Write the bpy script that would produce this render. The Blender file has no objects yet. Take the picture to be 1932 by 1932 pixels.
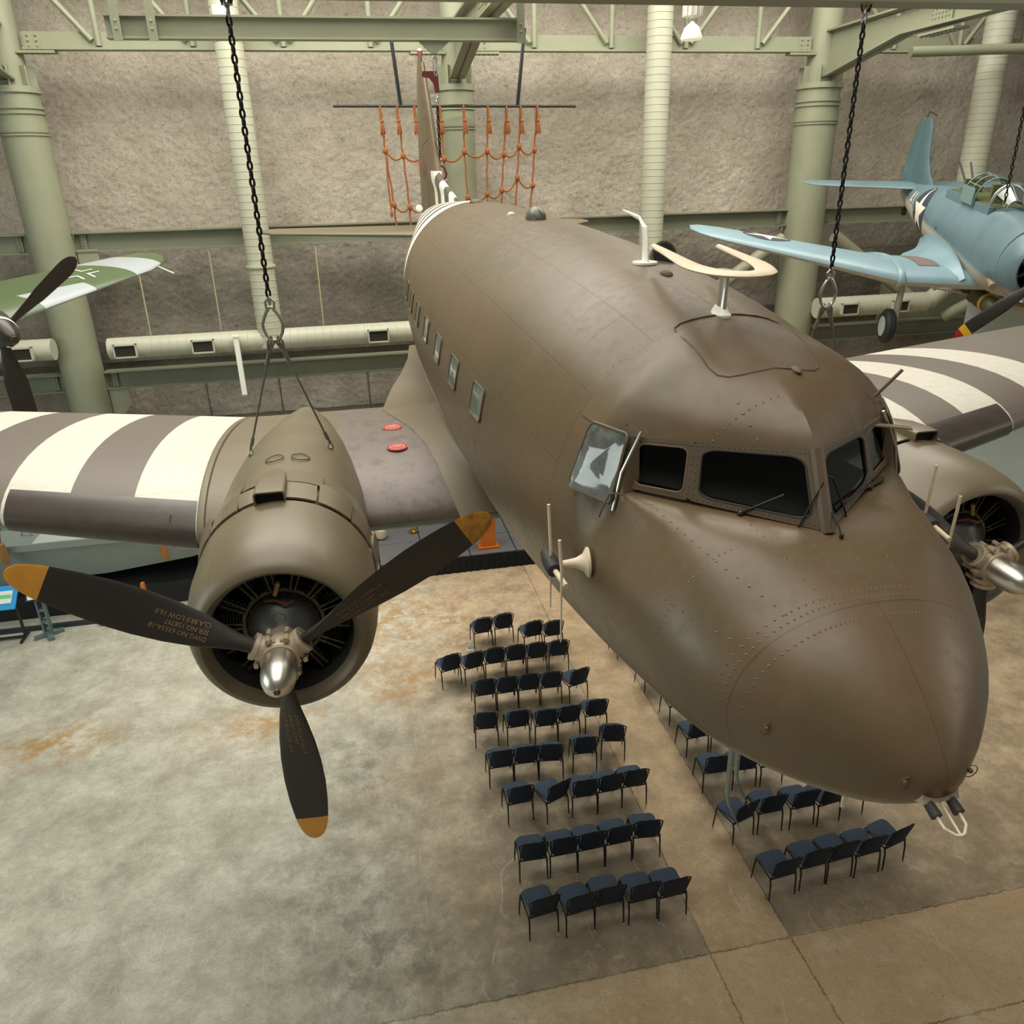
import bpy, bmesh, math, random
from mathutils import Vector, Matrix, Euler
random.seed(7)
PI=math.pi
D=bpy.data
COL=bpy.context.scene.collection
# ------------------------------------------------------------------ camera
def build_camera():
    cam=D.cameras.new('camera'); cam.sensor_width=36; cam.lens=36*1467/1932; cam.clip_end=200
    o=D.objects.new('camera',cam); COL.objects.link(o)
    pitch=.405; roll=-.026
    F=Vector((0,math.cos(pitch),-math.sin(pitch))); U=Vector((0,math.sin(pitch),math.cos(pitch))); Rr=Vector((1,0,0))
    c,s=math.cos(roll),math.sin(roll)
    R2=Rr*c+U*s; U2=U*c-Rr*s
    m=Matrix((R2,U2,-F)).transposed()
    o.matrix_world=Matrix.Translation((0,0,9.6))@m.to_4x4()
    bpy.context.scene.camera=o
build_camera()
sc=bpy.context.scene
sc.view_settings.view_transform='Standard'; sc.view_settings.look='None'; sc.view_settings.gamma=1; sc.view_settings.use_curve_mapping=False
sc.view_settings.exposure=-0.06
w=D.worlds.new('hall_light'); sc.world=w; w.use_nodes=True
bg=w.node_tree.nodes['Background']; bg.inputs[0].default_value=(.95,.93,.84,1); bg.inputs[1].default_value=.13
A11=math.radians(11); BX=Vector((math.cos(A11),math.sin(A11),0)); BY=Vector((-math.sin(A11),math.cos(A11),0))
def B(u,v,z=0): return BX*u+BY*v+Vector((0,0,z))
def area(name,loc,target,sx,sy,power,col):
    l=D.lights.new(name,'AREA'); l.shape='RECTANGLE'; l.size=sx; l.size_y=sy; l.energy=power; l.color=col
    o=D.objects.new(name,l); COL.objects.link(o); o.location=loc
    d=(Vector(target)-Vector(loc)); o.rotation_euler=d.to_track_quat('-Z','Y').to_euler(); return o
area('overhead_fill_front',B(-1,7,19),B(0,7,0),20,11,2700,(1,.95,.84))  # area lamp added overhead to brighten the front floor, not a roof window
area('overhead_fill_back',B(4,19,18.5),B(4,20.5,0),26,7,4700,(1,.95,.85))  # area lamp added overhead to brighten aft fuselage and back wall
area('window_light',B(-19,6,9),B(0,12,1),12,10,1200,(.88,1,.93))
area('right_warm_fill',B(20,0,14),B(5,12,3),10,8,600,(1,.9,.76))  # warm fill lamp added at the right, not an actual entrance

# ------------------------------------------------------------------ helpers
def lin(c):
    return tuple(((x/255)/12.92 if x/255<=.04045 else ((x/255+.055)/1.055)**2.4) for x in c)+(1,)
MATS={}
def mat(name,col,rough=.5,metal=0,var=0,vscale=3,col2=None,bump=0,bscale=60,coat=0,spec=.5,emit=None):
    if name in MATS: return MATS[name]
    m=D.materials.new(name); m.use_nodes=True; nt=m.node_tree; N=nt.nodes; b=N['Principled BSDF']
    c=lin(col); b.inputs['Base Color'].default_value=c; b.inputs['Roughness'].default_value=rough; b.inputs['Metallic'].default_value=metal
    b.inputs['Specular IOR Level'].default_value=spec; b.inputs['Coat Weight'].default_value=coat
    tc=N.new('ShaderNodeTexCoord')
    if var or col2:
        nz=N.new('ShaderNodeTexNoise'); nz.inputs['Scale'].default_value=vscale; nz.inputs['Detail'].default_value=6; nz.inputs['Roughness'].default_value=.6
        nt.links.new(tc.outputs['Object'],nz.inputs['Vector'])
        mx=N.new('ShaderNodeMix'); mx.data_type='RGBA'
        c2=lin(col2) if col2 else tuple(min(1,x*(1-var)) for x in c[:3])+(1,)
        mx.inputs[6].default_value=c; mx.inputs[7].default_value=c2
        mr=N.new('ShaderNodeMapRange'); mr.inputs[1].default_value=.35; mr.inputs[2].default_value=.65
        nt.links.new(nz.outputs[0],mr.inputs[0]); nt.links.new(mr.outputs[0],mx.inputs[0]); nt.links.new(mx.outputs[2],b.inputs['Base Color'])
    if bump:
        n2=N.new('ShaderNodeTexNoise'); n2.inputs['Scale'].default_value=bscale; n2.inputs['Detail'].default_value=4
        nt.links.new(tc.outputs['Object'],n2.inputs['Vector'])
        bp=N.new('ShaderNodeBump'); bp.inputs['Strength'].default_value=bump; bp.inputs['Distance'].default_value=.02
        nt.links.new(n2.outputs[0],bp.inputs['Height']); nt.links.new(bp.outputs[0],b.inputs['Normal'])
    if emit:
        b.inputs['Emission Color'].default_value=lin(emit[0]); b.inputs['Emission Strength'].default_value=emit[1]
    MATS[name]=m; return m
class NT:
    """small node helper"""
    def __init__(s,m): s.nt=m.node_tree; s.N=s.nt.nodes
    def n(s,t,**k):
        o=s.N.new(t)
        for a,b in k.items(): setattr(o,a,b)
        return o
    def m(s,op,a,b=None,c=None,clamp=False):
        o=s.N.new('ShaderNodeMath'); o.operation=op; o.use_clamp=clamp
        for i,x in enumerate((a,b,c)):
            if x is None: continue
            if isinstance(x,(int,float)): o.inputs[i].default_value=x
            else: s.nt.links.new(x,o.inputs[i])
        return o.outputs[0]
    def mix(s,f,a,b):
        o=s.N.new('ShaderNodeMix'); o.data_type='RGBA'
        for i,x in ((0,f),(6,a),(7,b)):
            if isinstance(x,(tuple,float,int)): o.inputs[i].default_value=x
            else: s.nt.links.new(x,o.inputs[i])
        return o.outputs[2]
    def noise(s,vec,scale,detail=5,rough=.6,lo=.35,hi=.65):
        o=s.N.new('ShaderNodeTexNoise'); o.inputs['Scale'].default_value=scale; o.inputs['Detail'].default_value=detail; o.inputs['Roughness'].default_value=rough
        s.nt.links.new(vec,o.inputs['Vector'])
        if lo is None: return o.outputs[0]
        r=s.N.new('ShaderNodeMapRange'); r.inputs[1].default_value=lo; r.inputs[2].default_value=hi
        s.nt.links.new(o.outputs[0],r.inputs[0]); return r.outputs[0]
    def link(s,a,b): s.nt.links.new(a,b)
def base_mat(name,rough=.5,metal=0):
    m=D.materials.new(name); m.use_nodes=True; k=NT(m); b=k.N['Principled BSDF']; b.inputs['Roughness'].default_value=rough; b.inputs['Metallic'].default_value=metal
    tc=k.n('ShaderNodeTexCoord'); sx=k.n('ShaderNodeSeparateXYZ'); k.link(tc.outputs['Object'],sx.inputs[0])
    return m,k,b,tc,sx

class MB:
    def __init__(s): s.v=[]; s.f=[]; s.mi=[]; s.mat=0; s.uv={}
    def vert(s,p): s.v.append(tuple(p)); return len(s.v)-1
    def face(s,idx): s.f.append(tuple(idx)); s.mi.append(s.mat)
    def box(s,c,size,rot=None,taper=1):
        hx,hy,hz=[x/2 for x in size]; R=rot.to_matrix() if isinstance(rot,Euler) else (rot if rot is not None else Matrix.Identity(3)); b=len(s.v)
        for z in (-hz,hz):
            t=taper if z>0 else 1
            for y in (-hy,hy):
                for x in (-hx,hx): s.v.append(tuple(Vector(c)+R@Vector((x*t,y*t,z))))
        for q in ((0,2,3,1),(4,5,7,6),(0,1,5,4),(2,6,7,3),(0,4,6,2),(1,3,7,5)): s.face([b+i for i in q])
    def loft(s,rings,closed=True,cap0=True,cap1=True):
        n=len(rings[0]); base=len(s.v)
        for r in rings: s.v.extend(tuple(p) for p in r)
        for i in range(len(rings)-1):
            for j in range(n if closed else n-1):
                a=base+i*n+j; b2=base+i*n+(j+1)%n; s.face((a,b2,b2+n,a+n))
        if cap0 and closed: s.face([base+j for j in range(n)][::-1])
        if cap1 and closed: s.face([base+(len(rings)-1)*n+j for j in range(n)])
    def tube(s,pts,r,seg=8,closed=False,cap=True,rr=None):
        pts=[Vector(p) for p in pts]; rings=[]; prev=None
        for i,p in enumerate(pts):
            if closed: t=(pts[(i+1)%len(pts)]-pts[i-1])
            else: t=(pts[min(i+1,len(pts)-1)]-pts[max(i-1,0)])
            t.normalize()
            if prev is None:
                a=Vector((0,0,1)) if abs(t.z)<.9 else Vector((1,0,0)); nrm=t.cross(a).normalized()
            else:
                nrm=(prev-t*prev.dot(t)).normalized()
            prev=nrm; bn=t.cross(nrm); q=rr[i] if rr else r
            rings.append([p+(nrm*math.cos(2*PI*k/seg)+bn*math.sin(2*PI*k/seg))*q for k in range(seg)])
        if closed: rings.append(rings[0])
        s.loft(rings,True,cap and not closed,cap and not closed)
    def cyl(s,p0,p1,r0,r1=None,seg=16): s.tube([p0,p1],r0,seg,rr=[r0,r0 if r1 is None else r1])
    def lathe(s,prof,origin,axis,seg=32):
        ax=Vector(axis).normalized(); a=Vector((0,0,1)) if abs(ax.z)<.9 else Vector((1,0,0)); n1=ax.cross(a).normalized(); n2=ax.cross(n1); o=Vector(origin)
        rings=[[o+ax*h+(n1*math.cos(2*PI*k/seg)+n2*math.sin(2*PI*k/seg))*max(r,1e-4) for k in range(seg)] for h,r in prof]
        s.loft(rings,True,True,True)
    def sphere(s,c,r,seg=10,rings=6,sc=(1,1,1)):
        c=Vector(c); rg=[]
        for i in range(rings+1):
            a=PI*i/rings-PI/2
            rg.append([c+Vector((math.cos(a)*math.cos(2*PI*k/seg)*r*sc[0],math.cos(a)*math.sin(2*PI*k/seg)*r*sc[1],math.sin(a)*r*sc[2])) for k in range(seg)])
        s.loft(rg)
    def prism(s,poly,fn0,fn1):
        """closed polygon list, mapped by two functions to the two faces"""
        n=len(poly); b=len(s.v)
        for p in poly: s.v.append(tuple(fn0(*p)))
        for p in poly: s.v.append(tuple(fn1(*p)))
        s.face([b+i for i in range(n)][::-1]); s.face([b+n+i for i in range(n)])
        for i in range(n): j=(i+1)%n; s.face((b+i,b+j,b+n+j,b+n+i))
    def build(s,name,mats,parent=None,loc=None,smooth=35,solid=0,recalc=True,double=True):
        me=D.meshes.new(name); me.from_pydata(s.v,[],s.f)
        if not isinstance(mats,(list,tuple)): mats=[mats]
        for m in mats: me.materials.append(m)
        for i,p in enumerate(me.polygons): p.material_index=s.mi[i]
        bm=bmesh.new(); bm.from_mesh(me)
        if double: bmesh.ops.remove_doubles(bm,verts=bm.verts,dist=1e-5)
        if recalc: bmesh.ops.recalc_face_normals(bm,faces=bm.faces)
        if smooth:
            lim=math.radians(smooth)
            for f in bm.faces: f.smooth=True
            for e in bm.edges:
                if len(e.link_faces)==2:
                    try:
                        if e.calc_face_angle()>lim: e.smooth=False
                    except ValueError: pass
                else: e.smooth=False
        bm.to_mesh(me); bm.free()
        o=D.objects.new(name,me); COL.objects.link(o)
        if parent: o.parent=parent
        if loc is not None: o.location=loc
        if solid:
            md=o.modifiers.new('thickness','SOLIDIFY'); md.thickness=solid; md.offset=0
        return o
def tag(o,label=None,cat=None,group=None,kind=None):
    if label: o['label']=label
    if cat: o['category']=cat
    if group: o['group']=group
    if kind: o['kind']=kind
    return o
def empty(name,loc=(0,0,0),rot=(0,0,0),label=None,cat=None,group=None):
    o=D.objects.new(name,None); o.empty_display_size=.2; COL.objects.link(o); o.location=loc; o.rotation_euler=rot
    return tag(o,label,cat,group)
def rrect(w,h,r,n=5):
    p=[]
    for cx,cy,a0 in ((w/2-r,h/2-r,0),(-w/2+r,h/2-r,90),(-w/2+r,-h/2+r,180),(w/2-r,-h/2+r,270)):
        for i in range(n+1):
            a=math.radians(a0+90*i/n); p.append((cx+r*math.cos(a),cy+r*math.sin(a)))
    return p
def star(r,rot=90):
    return [((r if i%2==0 else r*.382)*math.cos(math.radians(rot+36*i)),(r if i%2==0 else r*.382)*math.sin(math.radians(rot+36*i))) for i in range(10)]
def circ(r,n=32): return [(r*math.cos(2*PI*i/n),r*math.sin(2*PI*i/n)) for i in range(n)]
def decal(name,polys,mapfn,m,parent,cut=.12,kind=None,meshdata=None):
    """thin paint marking laid on a curved surface: 2-D outlines cut fine, then mapped"""
    bm=bmesh.new()
    if meshdata: bm.from_mesh(meshdata)
    else:
        for poly in polys:
            bm.faces.new([bm.verts.new((p[0],p[1],0)) for p in poly])
    xs=[v.co.x for v in bm.verts]; ys=[v.co.y for v in bm.verts]
    for ax,lo,hi in ((0,min(xs),max(xs)),(1,min(ys),max(ys))):
        t=lo+cut
        while t<hi-1e-4:
            no=(1,0,0) if ax==0 else (0,1,0)
            bmesh.ops.bisect_plane(bm,geom=bm.verts[:]+bm.edges[:]+bm.faces[:],plane_co=(t,t,0),plane_no=no); t+=cut
    bmesh.ops.triangulate(bm,faces=bm.faces)
    for v in bm.verts: v.co=Vector(mapfn(v.co.x,v.co.y))
    me=D.meshes.new(name); bm.to_mesh(me); bm.free(); me.materials.append(m)
    o=D.objects.new(name,me); COL.objects.link(o); o.parent=parent
    if kind: o['kind']=kind
    return o
def text_mesh(body,size,align='CENTER',spacing=1.0,bold=0):
    c=D.curves.new('txt','FONT'); c.body=body; c.size=size; c.align_x=align; c.align_y='CENTER'; c.space_character=spacing; c.resolution_u=2; c.offset=bold
    o=D.objects.new('txt',c); COL.objects.link(o)
    dg=bpy.context.evaluated_depsgraph_get(); dg.update()
    me=D.meshes.new_from_object(o.evaluated_get(dg)); D.objects.remove(o); D.curves.remove(c); return me
def naca(c,t,camber=.02,n=14):
    """airfoil outline: upper from trailing edge to leading edge, then lower back"""
    up=[];lo=[]
    for i in range(n+1):
        x=(1-math.cos(PI*i/n))/2; yt=5*t*(.2969*math.sqrt(x)-.126*x-.3516*x*x+.2843*x**3-.1036*x**4)
        p=.4; yc=camber/p**2*(2*p*x-x*x) if x<p else camber/(1-p)**2*((1-2*p)+2*p*x-x*x)
        up.append((x*c,(yc+yt)*c)); lo.append((x*c,(yc-yt)*c))
    return up[::-1]+lo[1:-1]
def airz(x,c,t,camber=.02,upper=True):
    x=min(max(x/c,0),1); yt=5*t*(.2969*math.sqrt(x)-.126*x-.3516*x*x+.2843*x**3-.1036*x**4); p=.4
    yc=camber/p**2*(2*p*x-x*x) if x<p else camber/(1-p)**2*((1-2*p)+2*p*x-x*x)
    return (yc+(yt if upper else -yt))*c
def lerp1(a,b,t): return a+(b-a)*t
class Wing:
    """sections: (y, xLE, zLE, chord, thick, incidence)"""
    def __init__(s,secs,camber=.02): s.s=secs; s.cam=camber
    def par(s,y):
        S=s.s
        if y<=S[0][0]: return S[0][1:]
        for i in range(len(S)-1):
            if y<=S[i+1][0]:
                t=(y-S[i][0])/(S[i+1][0]-S[i][0]); return tuple(lerp1(S[i][k],S[i+1][k],t) for k in range(1,6))
        return S[-1][1:]
    def pt(s,y,xc,upper=True,off=0,side=1):
        """point at span y, chord fraction xc"""
        xle,zle,c,t,inc=s.par(y); x=xc*c; z=airz(x,c,t,s.cam,upper)+(off if upper else -off)
        return (xle+x*math.cos(inc)+z*math.sin(inc),side*y,zle+z*math.cos(inc)-x*math.sin(inc))
    def top(s,x,y,off=.004,side=1):
        y=abs(y); xle,zle,c,t,inc=s.par(y); return s.pt(y,max(0,min(1,(x-xle)/c)),True,off,side)
    def mesh(s,side,ys,mb=None,n=16):
        mb=mb or MB(); rings=[]
        for y in ys:
            xle,zle,c,t,inc=s.par(y); r=[]
            for px,pz in naca(c,t,s.cam,n): r.append((xle+px*math.cos(inc)+pz*math.sin(inc),side*y,zle+pz*math.cos(inc)-px*math.sin(inc)))
            rings.append(r)
        mb.loft(rings); return mb
def ordinal(i): return ['first','second','third','fourth','fifth','sixth','seventh'][i]

def pchip(xs,ys):
    xs=list(xs);ys=list(ys);n=len(xs);h=[xs[i+1]-xs[i] for i in range(n-1)];d=[(ys[i+1]-ys[i])/h[i] for i in range(n-1)];m=[0]*n
    m[0]=d[0];m[-1]=d[-1]
    for i in range(1,n-1):
        if d[i-1]*d[i]<=0:m[i]=0
        else:
            w1=2*h[i]+h[i-1];w2=h[i]+2*h[i-1];m[i]=(w1+w2)/(w1/d[i-1]+w2/d[i])
    def f(x):
        if x<=xs[0]:return ys[0]
        if x>=xs[-1]:return ys[-1]
        i=0
        while x>xs[i+1]:i+=1
        t=(x-xs[i])/h[i];a=t*t*(3-2*t)
        return ys[i]*(1-a)+ys[i+1]*a+h[i]*(m[i]*t*(1-t)**2-m[i+1]*t*t*(1-t))
    return f
X0=.42
def tab(pts):
    g=pchip([math.sqrt(max(0,p[0]-X0)) for p in pts],[p[1] for p in pts])
    return lambda x:g(math.sqrt(max(0,x-X0)))
ZT1=tab([(.42,-.21),(.5,-.07),(.65,.07),(.9,.235),(1.3,.40),(1.44,.43),(1.8,.438),(2.05,.445)])
VT=tab([(1.15,.345),(1.44,.56),(1.7,.75),(1.9,.87),(2.08,.97)])
ZT2=tab([(2.08,.97),(2.4,1.135),(3.2,1.27),(4.2,1.34),(5.5,1.39),(8,1.42),(11,1.395),(13.5,1.27),(16,1.10),(18.5,.80),(19.8,.5)])
ZB=tab([(.42,-.21),(.5,-.36),(.65,-.50),(.9,-.62),(1.3,-.755),(1.8,-.92),(2.4,-1.07),(3.2,-1.19),(4.2,-1.27),(5.5,-1.31),(8,-1.29),(11,-1.18),(13.5,-.95),(16,-.5),(18.5,.05),(19.8,.38)])
WW=tab([(.42,0),(.5,.165),(.65,.35),(.9,.575),(1.3,.80),(1.8,.91),(2.4,1.02),(3.2,1.13),(4.2,1.235),(5.5,1.31),(8,1.35),(11,1.27),(13.5,1.0),(16,.66),(18.5,.3),(19.8,.06)])
NU=tab([(.42,2.0),(1.0,2.15),(1.3,2.15),(1.7,2.3),(2.1,3.1),(2.35,2.45),(2.7,2.12),(3.4,2.1),(4.5,2.08),(19.8,2.0)])
ZF=tab([(.42,.5),(1.2,.5),(3,.48),(19.8,.48)])
def inset(x,z):
    t=min(1,max(0,(x-1.2)/.6))*min(1,max(0,(2.32-x)/.2)); q=min(1,max(0,(z-.02)/.36)); return 1-.125*t*t*(3-2*t)*q*q*(3-2*q)
def hull(x,th,deck=None):
    if deck is None: deck=x<2.065
    zb=ZB(x); w=WW(x)
    zt=(VT(x) if x>1.15 else ZT1(x)) if deck else ZT2(x)
    zc=zb+(zt-zb)*ZF(x)
    n=NU(x); c=math.cos(th);s=math.sin(th)
    if s<0:n=2.0
    y=w*math.copysign(abs(c)**(2/n),c); z=zc+((zt-zc) if s>0 else (zc-zb))*math.copysign(abs(s)**(2/n),s)
    if deck and x>1.15 and s>0:
        k=.002+.045*min(1,(x-1.15)/.35); q=ZT1(x); z=-k*math.log(math.exp(-z/k)+math.exp(-q/k)) if x>1.15 else z
    return (x,y*inset(x,z),z)
STN=[.42+.0,.425,.44,.465,.5,.55,.6,.66,.73,.8,.88,.96,1.05,1.15,1.25,1.35,1.45,1.55,1.65,1.75,1.85,1.95,2.03,2.06,2.08,2.11,2.15,2.2,2.25,2.3,2.35,2.45,2.6,2.8,3.0,3.3,3.6,4,4.5,5,5.5,6,6.5,7,8,9,10,11,12,12.5,13,14,15,16,17,18,19,19.8]
def lerp(a,b,t):return tuple(a[i]*(1-t)+b[i]*t for i in range(3))
S_=[(1.44,0,.437),(1.88,.52,.465),(2.10,.77,.47)]
B_=[(1.63,0,.765),(1.95,.475,.735),(2.15,.72,.715)]
def sill(t): return lerp(S_[0],S_[1],t) if t<=1 else lerp(S_[1],S_[2],t-1)
def brow(t): return lerp(B_[0],B_[1],t) if t<=1 else lerp(B_[1],B_[2],t-1)
zhull=None
def roofpt(t,v):
    if t>2:
        p=roofpt(2,v); y=p[1]+(t-2)*.55; return (p[0],y,zhull(max(p[0],2.09),y)+.009)
    b=brow(t); ye=b[1]*1.06; 
    # find z on hull at x=2.55
    x=2.6; w=WW(x); zt=ZT2(x); zb=ZB(x); zc=zb+(zt-zb)*ZF(x); n=NU(x)
    z=zc+(zt-zc)*(1-min(.999,abs(ye)/w)**n)**(1/n)
    e=(x,ye,z+.004)
    k=math.sin(min(t,2)/2*math.pi)
    p1=(b[0]+.10-.02*k+.02*t,b[1]+.0,b[2]+.20+.03*k-.05*t*.5); p2=(e[0]-.38,(e[1]+b[1])/2,e[2]-.08)
    q=[ (1-v)**3*b[i]+3*v*(1-v)**2*p1[i]+3*v*v*(1-v)*p2[i]+v**3*e[i] for i in range(3)]
    if q[0]>2.12 and zhull:
        a=min(1,(q[0]-2.12)/.2); q[2]+=a*a*(3-2*a)*max(0,zhull(q[0],q[1])+.008-q[2])
    return tuple(q)
# ------------------------------------------------------------------ setting
def bob(mb,name,mats,u,v,z=0,**k):
    o=mb.build(name,mats,**k); o.location=B(u,v,z); o.rotation_euler=(0,0,A11); return o
def bemp(name,u,v,z=0,**k): return empty(name,B(u,v,z),(0,0,A11),**k)
# concrete floor
m,k,b,tc,sx=base_mat('concrete_floor',.62)
U_,V_=sx.outputs[0],sx.outputs[1]
P=tc.outputs['Object']
big=k.noise(P,.35,4,.55); med=k.noise(P,1.3,9,.74,.38,.62); fine=k.noise(P,7,8,.78,.40,.60); grit=k.noise(P,40,3,.6)
grey=k.mix(med,lin((222,220,204)),lin((178,174,156)))
brown=k.mix(med,lin((222,196,160)),lin((166,140,108)))
# brown share rises towards the right and the front strip
du=k.m('MULTIPLY_ADD',U_,.34,.30); du=k.m('ADD',du,k.m('MULTIPLY_ADD',big,.7,-.35)); du=k.m('ADD',du,0,clamp=True)
c0=k.mix(du,grey,brown)
# slabs: darker trafficked slabs between joints
def rng(x,lo,hi):
    return k.m('MULTIPLY',k.m('GREATER_THAN',x,lo),k.m('LESS_THAN',x,hi))
slabA=k.m('MULTIPLY',rng(U_,-3.5,3.83),k.m('GREATER_THAN',V_,6.6)); slabA=k.m('MULTIPLY',slabA,k.m('LESS_THAN',V_,15))
fadeA=k.m('MULTIPLY_ADD',U_,.25,.55,clamp=True); 
fv=k.m('MULTIPLY_ADD',V_,-.13,2.05,clamp=True)
slabA=k.m('MULTIPLY',k.m('MULTIPLY',slabA,fadeA),fv)
slabB=k.m('MULTIPLY',k.m('GREATER_THAN',U_,5.0),k.m('GREATER_THAN',V_,6.62)); slabB=k.m('MULTIPLY',slabB,k.m('MULTIPLY_ADD',U_,-.12,1.6,clamp=True))
sl=k.m('MULTIPLY',k.m('ADD',slabA,slabB,clamp=True),k.m('MULTIPLY_ADD',med,.5,.45))
c1=k.mix(sl,c0,lin((140,127,106)))
strip=k.m('MULTIPLY',rng(U_,3.83,5.0),k.m('MULTIPLY_ADD',fine,.4,.2)); c1=k.mix(strip,c1,lin((200,168,122)))
front=k.m('MULTIPLY',k.m('LESS_THAN',V_,6.6),k.m('MULTIPLY_ADD',U_,.22,.35,clamp=True)); c1=k.mix(k.m('MULTIPLY',front,k.m('MULTIPLY_ADD',med,.55,.1)),c1,lin((226,192,146)))
# rust stains and pale scuffs near the stage and on the left
def blob(u,v,ru,rv):
    a=k.m('POWER',k.m('DIVIDE',k.m('SUBTRACT',U_,u),ru),2); d=k.m('POWER',k.m('DIVIDE',k.m('SUBTRACT',V_,v),rv),2)
    return k.m('SUBTRACT',1,k.m('SQRT',k.m('ADD',a,d)),clamp=True)
nz=k.noise(P,2.6,8,.75,.42,.6)
rust=k.m('ADD',k.m('ADD',blob(-.6,16.2,3.2,2.6),blob(-6.4,13.3,1.6,.9)),k.m('ADD',blob(-2.6,13.0,1.6,.8),blob(.3,13.8,1.3,1.0)))
c1=k.mix(k.m('MULTIPLY',k.m('MULTIPLY',rust,nz),1.1,clamp=True),c1,lin((196,146,70)))
pale=k.m('MULTIPLY',blob(.4,16.2,3.6,2.6),k.noise(P,3.3,8,.8,.52,.6)); c1=k.mix(k.m('MULTIPLY',pale,1.3,clamp=True),c1,lin((226,222,206)))
dark=k.noise(P,3.4,10,.85,.57,.68); c1=k.mix(k.m('MULTIPLY',dark,.5),c1,lin((92,88,76)))
spots=k.noise(P,11,5,.8,.68,.74); c1=k.mix(k.m('MULTIPLY',spots,.7),c1,lin((70,66,56)))
c1=k.mix(k.m('MULTIPLY',fine,.22),c1,lin((128,118,102))); c1=k.mix(k.m('MULTIPLY',grit,.3),c1,lin((120,112,98)))
sc=k.noise(P,2.1,9,.85,.57,.63); c1=k.mix(k.m('MULTIPLY',sc,.45),c1,lin((214,206,190)))
sp2=k.noise(P,17,4,.75,.635,.675); c1=k.mix(k.m('MULTIPLY',k.m('MULTIPLY',sp2,k.noise(P,.9,3,.6,.42,.6)),.75),c1,lin((74,72,62)))
pt=k.m('ADD',k.m('ADD',blob(-1.0,8.6,2.2,2.4),blob(.2,7.2,2.0,1.2)),blob(-.6,11.5,1.4,2.0)); c1=k.mix(k.m('MULTIPLY',k.m('MULTIPLY',pt,k.noise(P,2.4,9,.8,.45,.6)),.75,clamp=True),c1,lin((112,114,100)))
scr=k.n('ShaderNodeTexWave'); scr.wave_type='BANDS'; scr.inputs['Scale'].default_value=.35; scr.inputs['Distortion'].default_value=14; scr.inputs['Detail'].default_value=3; scr.inputs['Detail Scale'].default_value=.6; k.link(P,scr.inputs['Vector'])
ln_=k.m('MULTIPLY',k.m('GREATER_THAN',scr.outputs['Fac'],.9994),k.noise(P,1.7,3,.6,.5,.6)); c1=k.mix(k.m('MULTIPLY',ln_,.28),c1,lin((228,226,212)))
# joints
def joint(x,c,wd=.012): return k.m('LESS_THAN',k.m('ABSOLUTE',k.m('SUBTRACT',x,c)),wd)
wob=k.m('MULTIPLY_ADD',k.noise(P,3,4,.7,None,None) if False else fine,.03,-.015)
uw=k.m('ADD',U_,wob); vw=k.m('ADD',V_,wob)
jt=joint(vw,6.6,.014)
for c in (3.83,5.0): jt=k.m('MAXIMUM',jt,joint(uw,c,.012))
jt=k.m('MAXIMUM',jt,k.m('MULTIPLY',joint(vw,5.15,.012),k.m('GREATER_THAN',U_,5.0)))
jt=k.m('MAXIMUM',jt,k.m('MULTIPLY',joint(vw,10.6,.008),k.m('LESS_THAN',U_,-9)))
c1=k.mix(k.m('MULTIPLY',jt,k.m('MULTIPLY_ADD',med,.5,.3)),c1,lin((78,66,50)))
k.link(c1,b.inputs['Base Color'])
bp=k.n('ShaderNodeBump'); bp.inputs['Strength'].default_value=.25; bp.inputs['Distance'].default_value=.01; k.link(fine,bp.inputs['Height']); k.link(bp.outputs[0],b.inputs['Normal'])
mb=MB(); mb.box((0,0,-.1),(64,50,.2))
fl=bob(mb,'floor',m,6,8,0,smooth=0); fl['kind']='structure'
# object coordinates of the floor are offset: shift so that they equal building u,v
for v in fl.data.vertices: v.co.x+=6; v.co.y+=8
fl.location=(0,0,0)
# sprayed concrete wall
m,k,b,tc,sx=base_mat('sprayed_concrete',.85)
P=tc.outputs['Object']
a=k.noise(P,.35,5,.6,.38,.62); a2=k.noise(P,2.2,5,.6)
c=k.mix(a,lin((238,226,208)),lin((208,196,176))); c=k.mix(k.m('MULTIPLY',a2,.3),c,lin((196,188,158)))
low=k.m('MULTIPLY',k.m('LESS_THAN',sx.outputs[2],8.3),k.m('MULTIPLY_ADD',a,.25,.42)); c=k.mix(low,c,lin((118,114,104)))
h1=k.noise(P,7,10,.78,None,None); h2=k.noise(P,26,6,.7,None,None)
mus=k.m('ADD',k.m('MULTIPLY',h1,.7),k.m('MULTIPLY',h2,.35))
dk=k.m('MULTIPLY',k.noise(P,11,9,.8,.50,.62),.42); c=k.mix(dk,c,lin((112,102,88))); lt=k.m('MULTIPLY',k.noise(P,19,6,.75,.54,.66),.4); c=k.mix(lt,c,lin((236,228,214)))  # dark speckle paints crevice shade into the concrete colour
k.link(c,b.inputs['Base Color'])
bp=k.n('ShaderNodeBump'); bp.inputs['Strength'].default_value=1; bp.inputs['Distance'].default_value=.15; k.link(mus,bp.inputs['Height']); k.link(bp.outputs[0],b.inputs['Normal'])
nx,nz=760,330; x0,x1,z0,z1=-14,27,2.6,19
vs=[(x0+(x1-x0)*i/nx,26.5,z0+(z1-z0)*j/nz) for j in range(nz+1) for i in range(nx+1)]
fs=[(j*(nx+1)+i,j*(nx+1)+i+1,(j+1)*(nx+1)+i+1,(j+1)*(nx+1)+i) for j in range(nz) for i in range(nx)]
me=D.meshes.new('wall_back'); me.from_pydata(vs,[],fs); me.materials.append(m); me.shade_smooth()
wl=D.objects.new('wall_back',me); COL.objects.link(wl); wl.rotation_euler=(0,0,A11); wl['kind']='structure'
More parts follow.
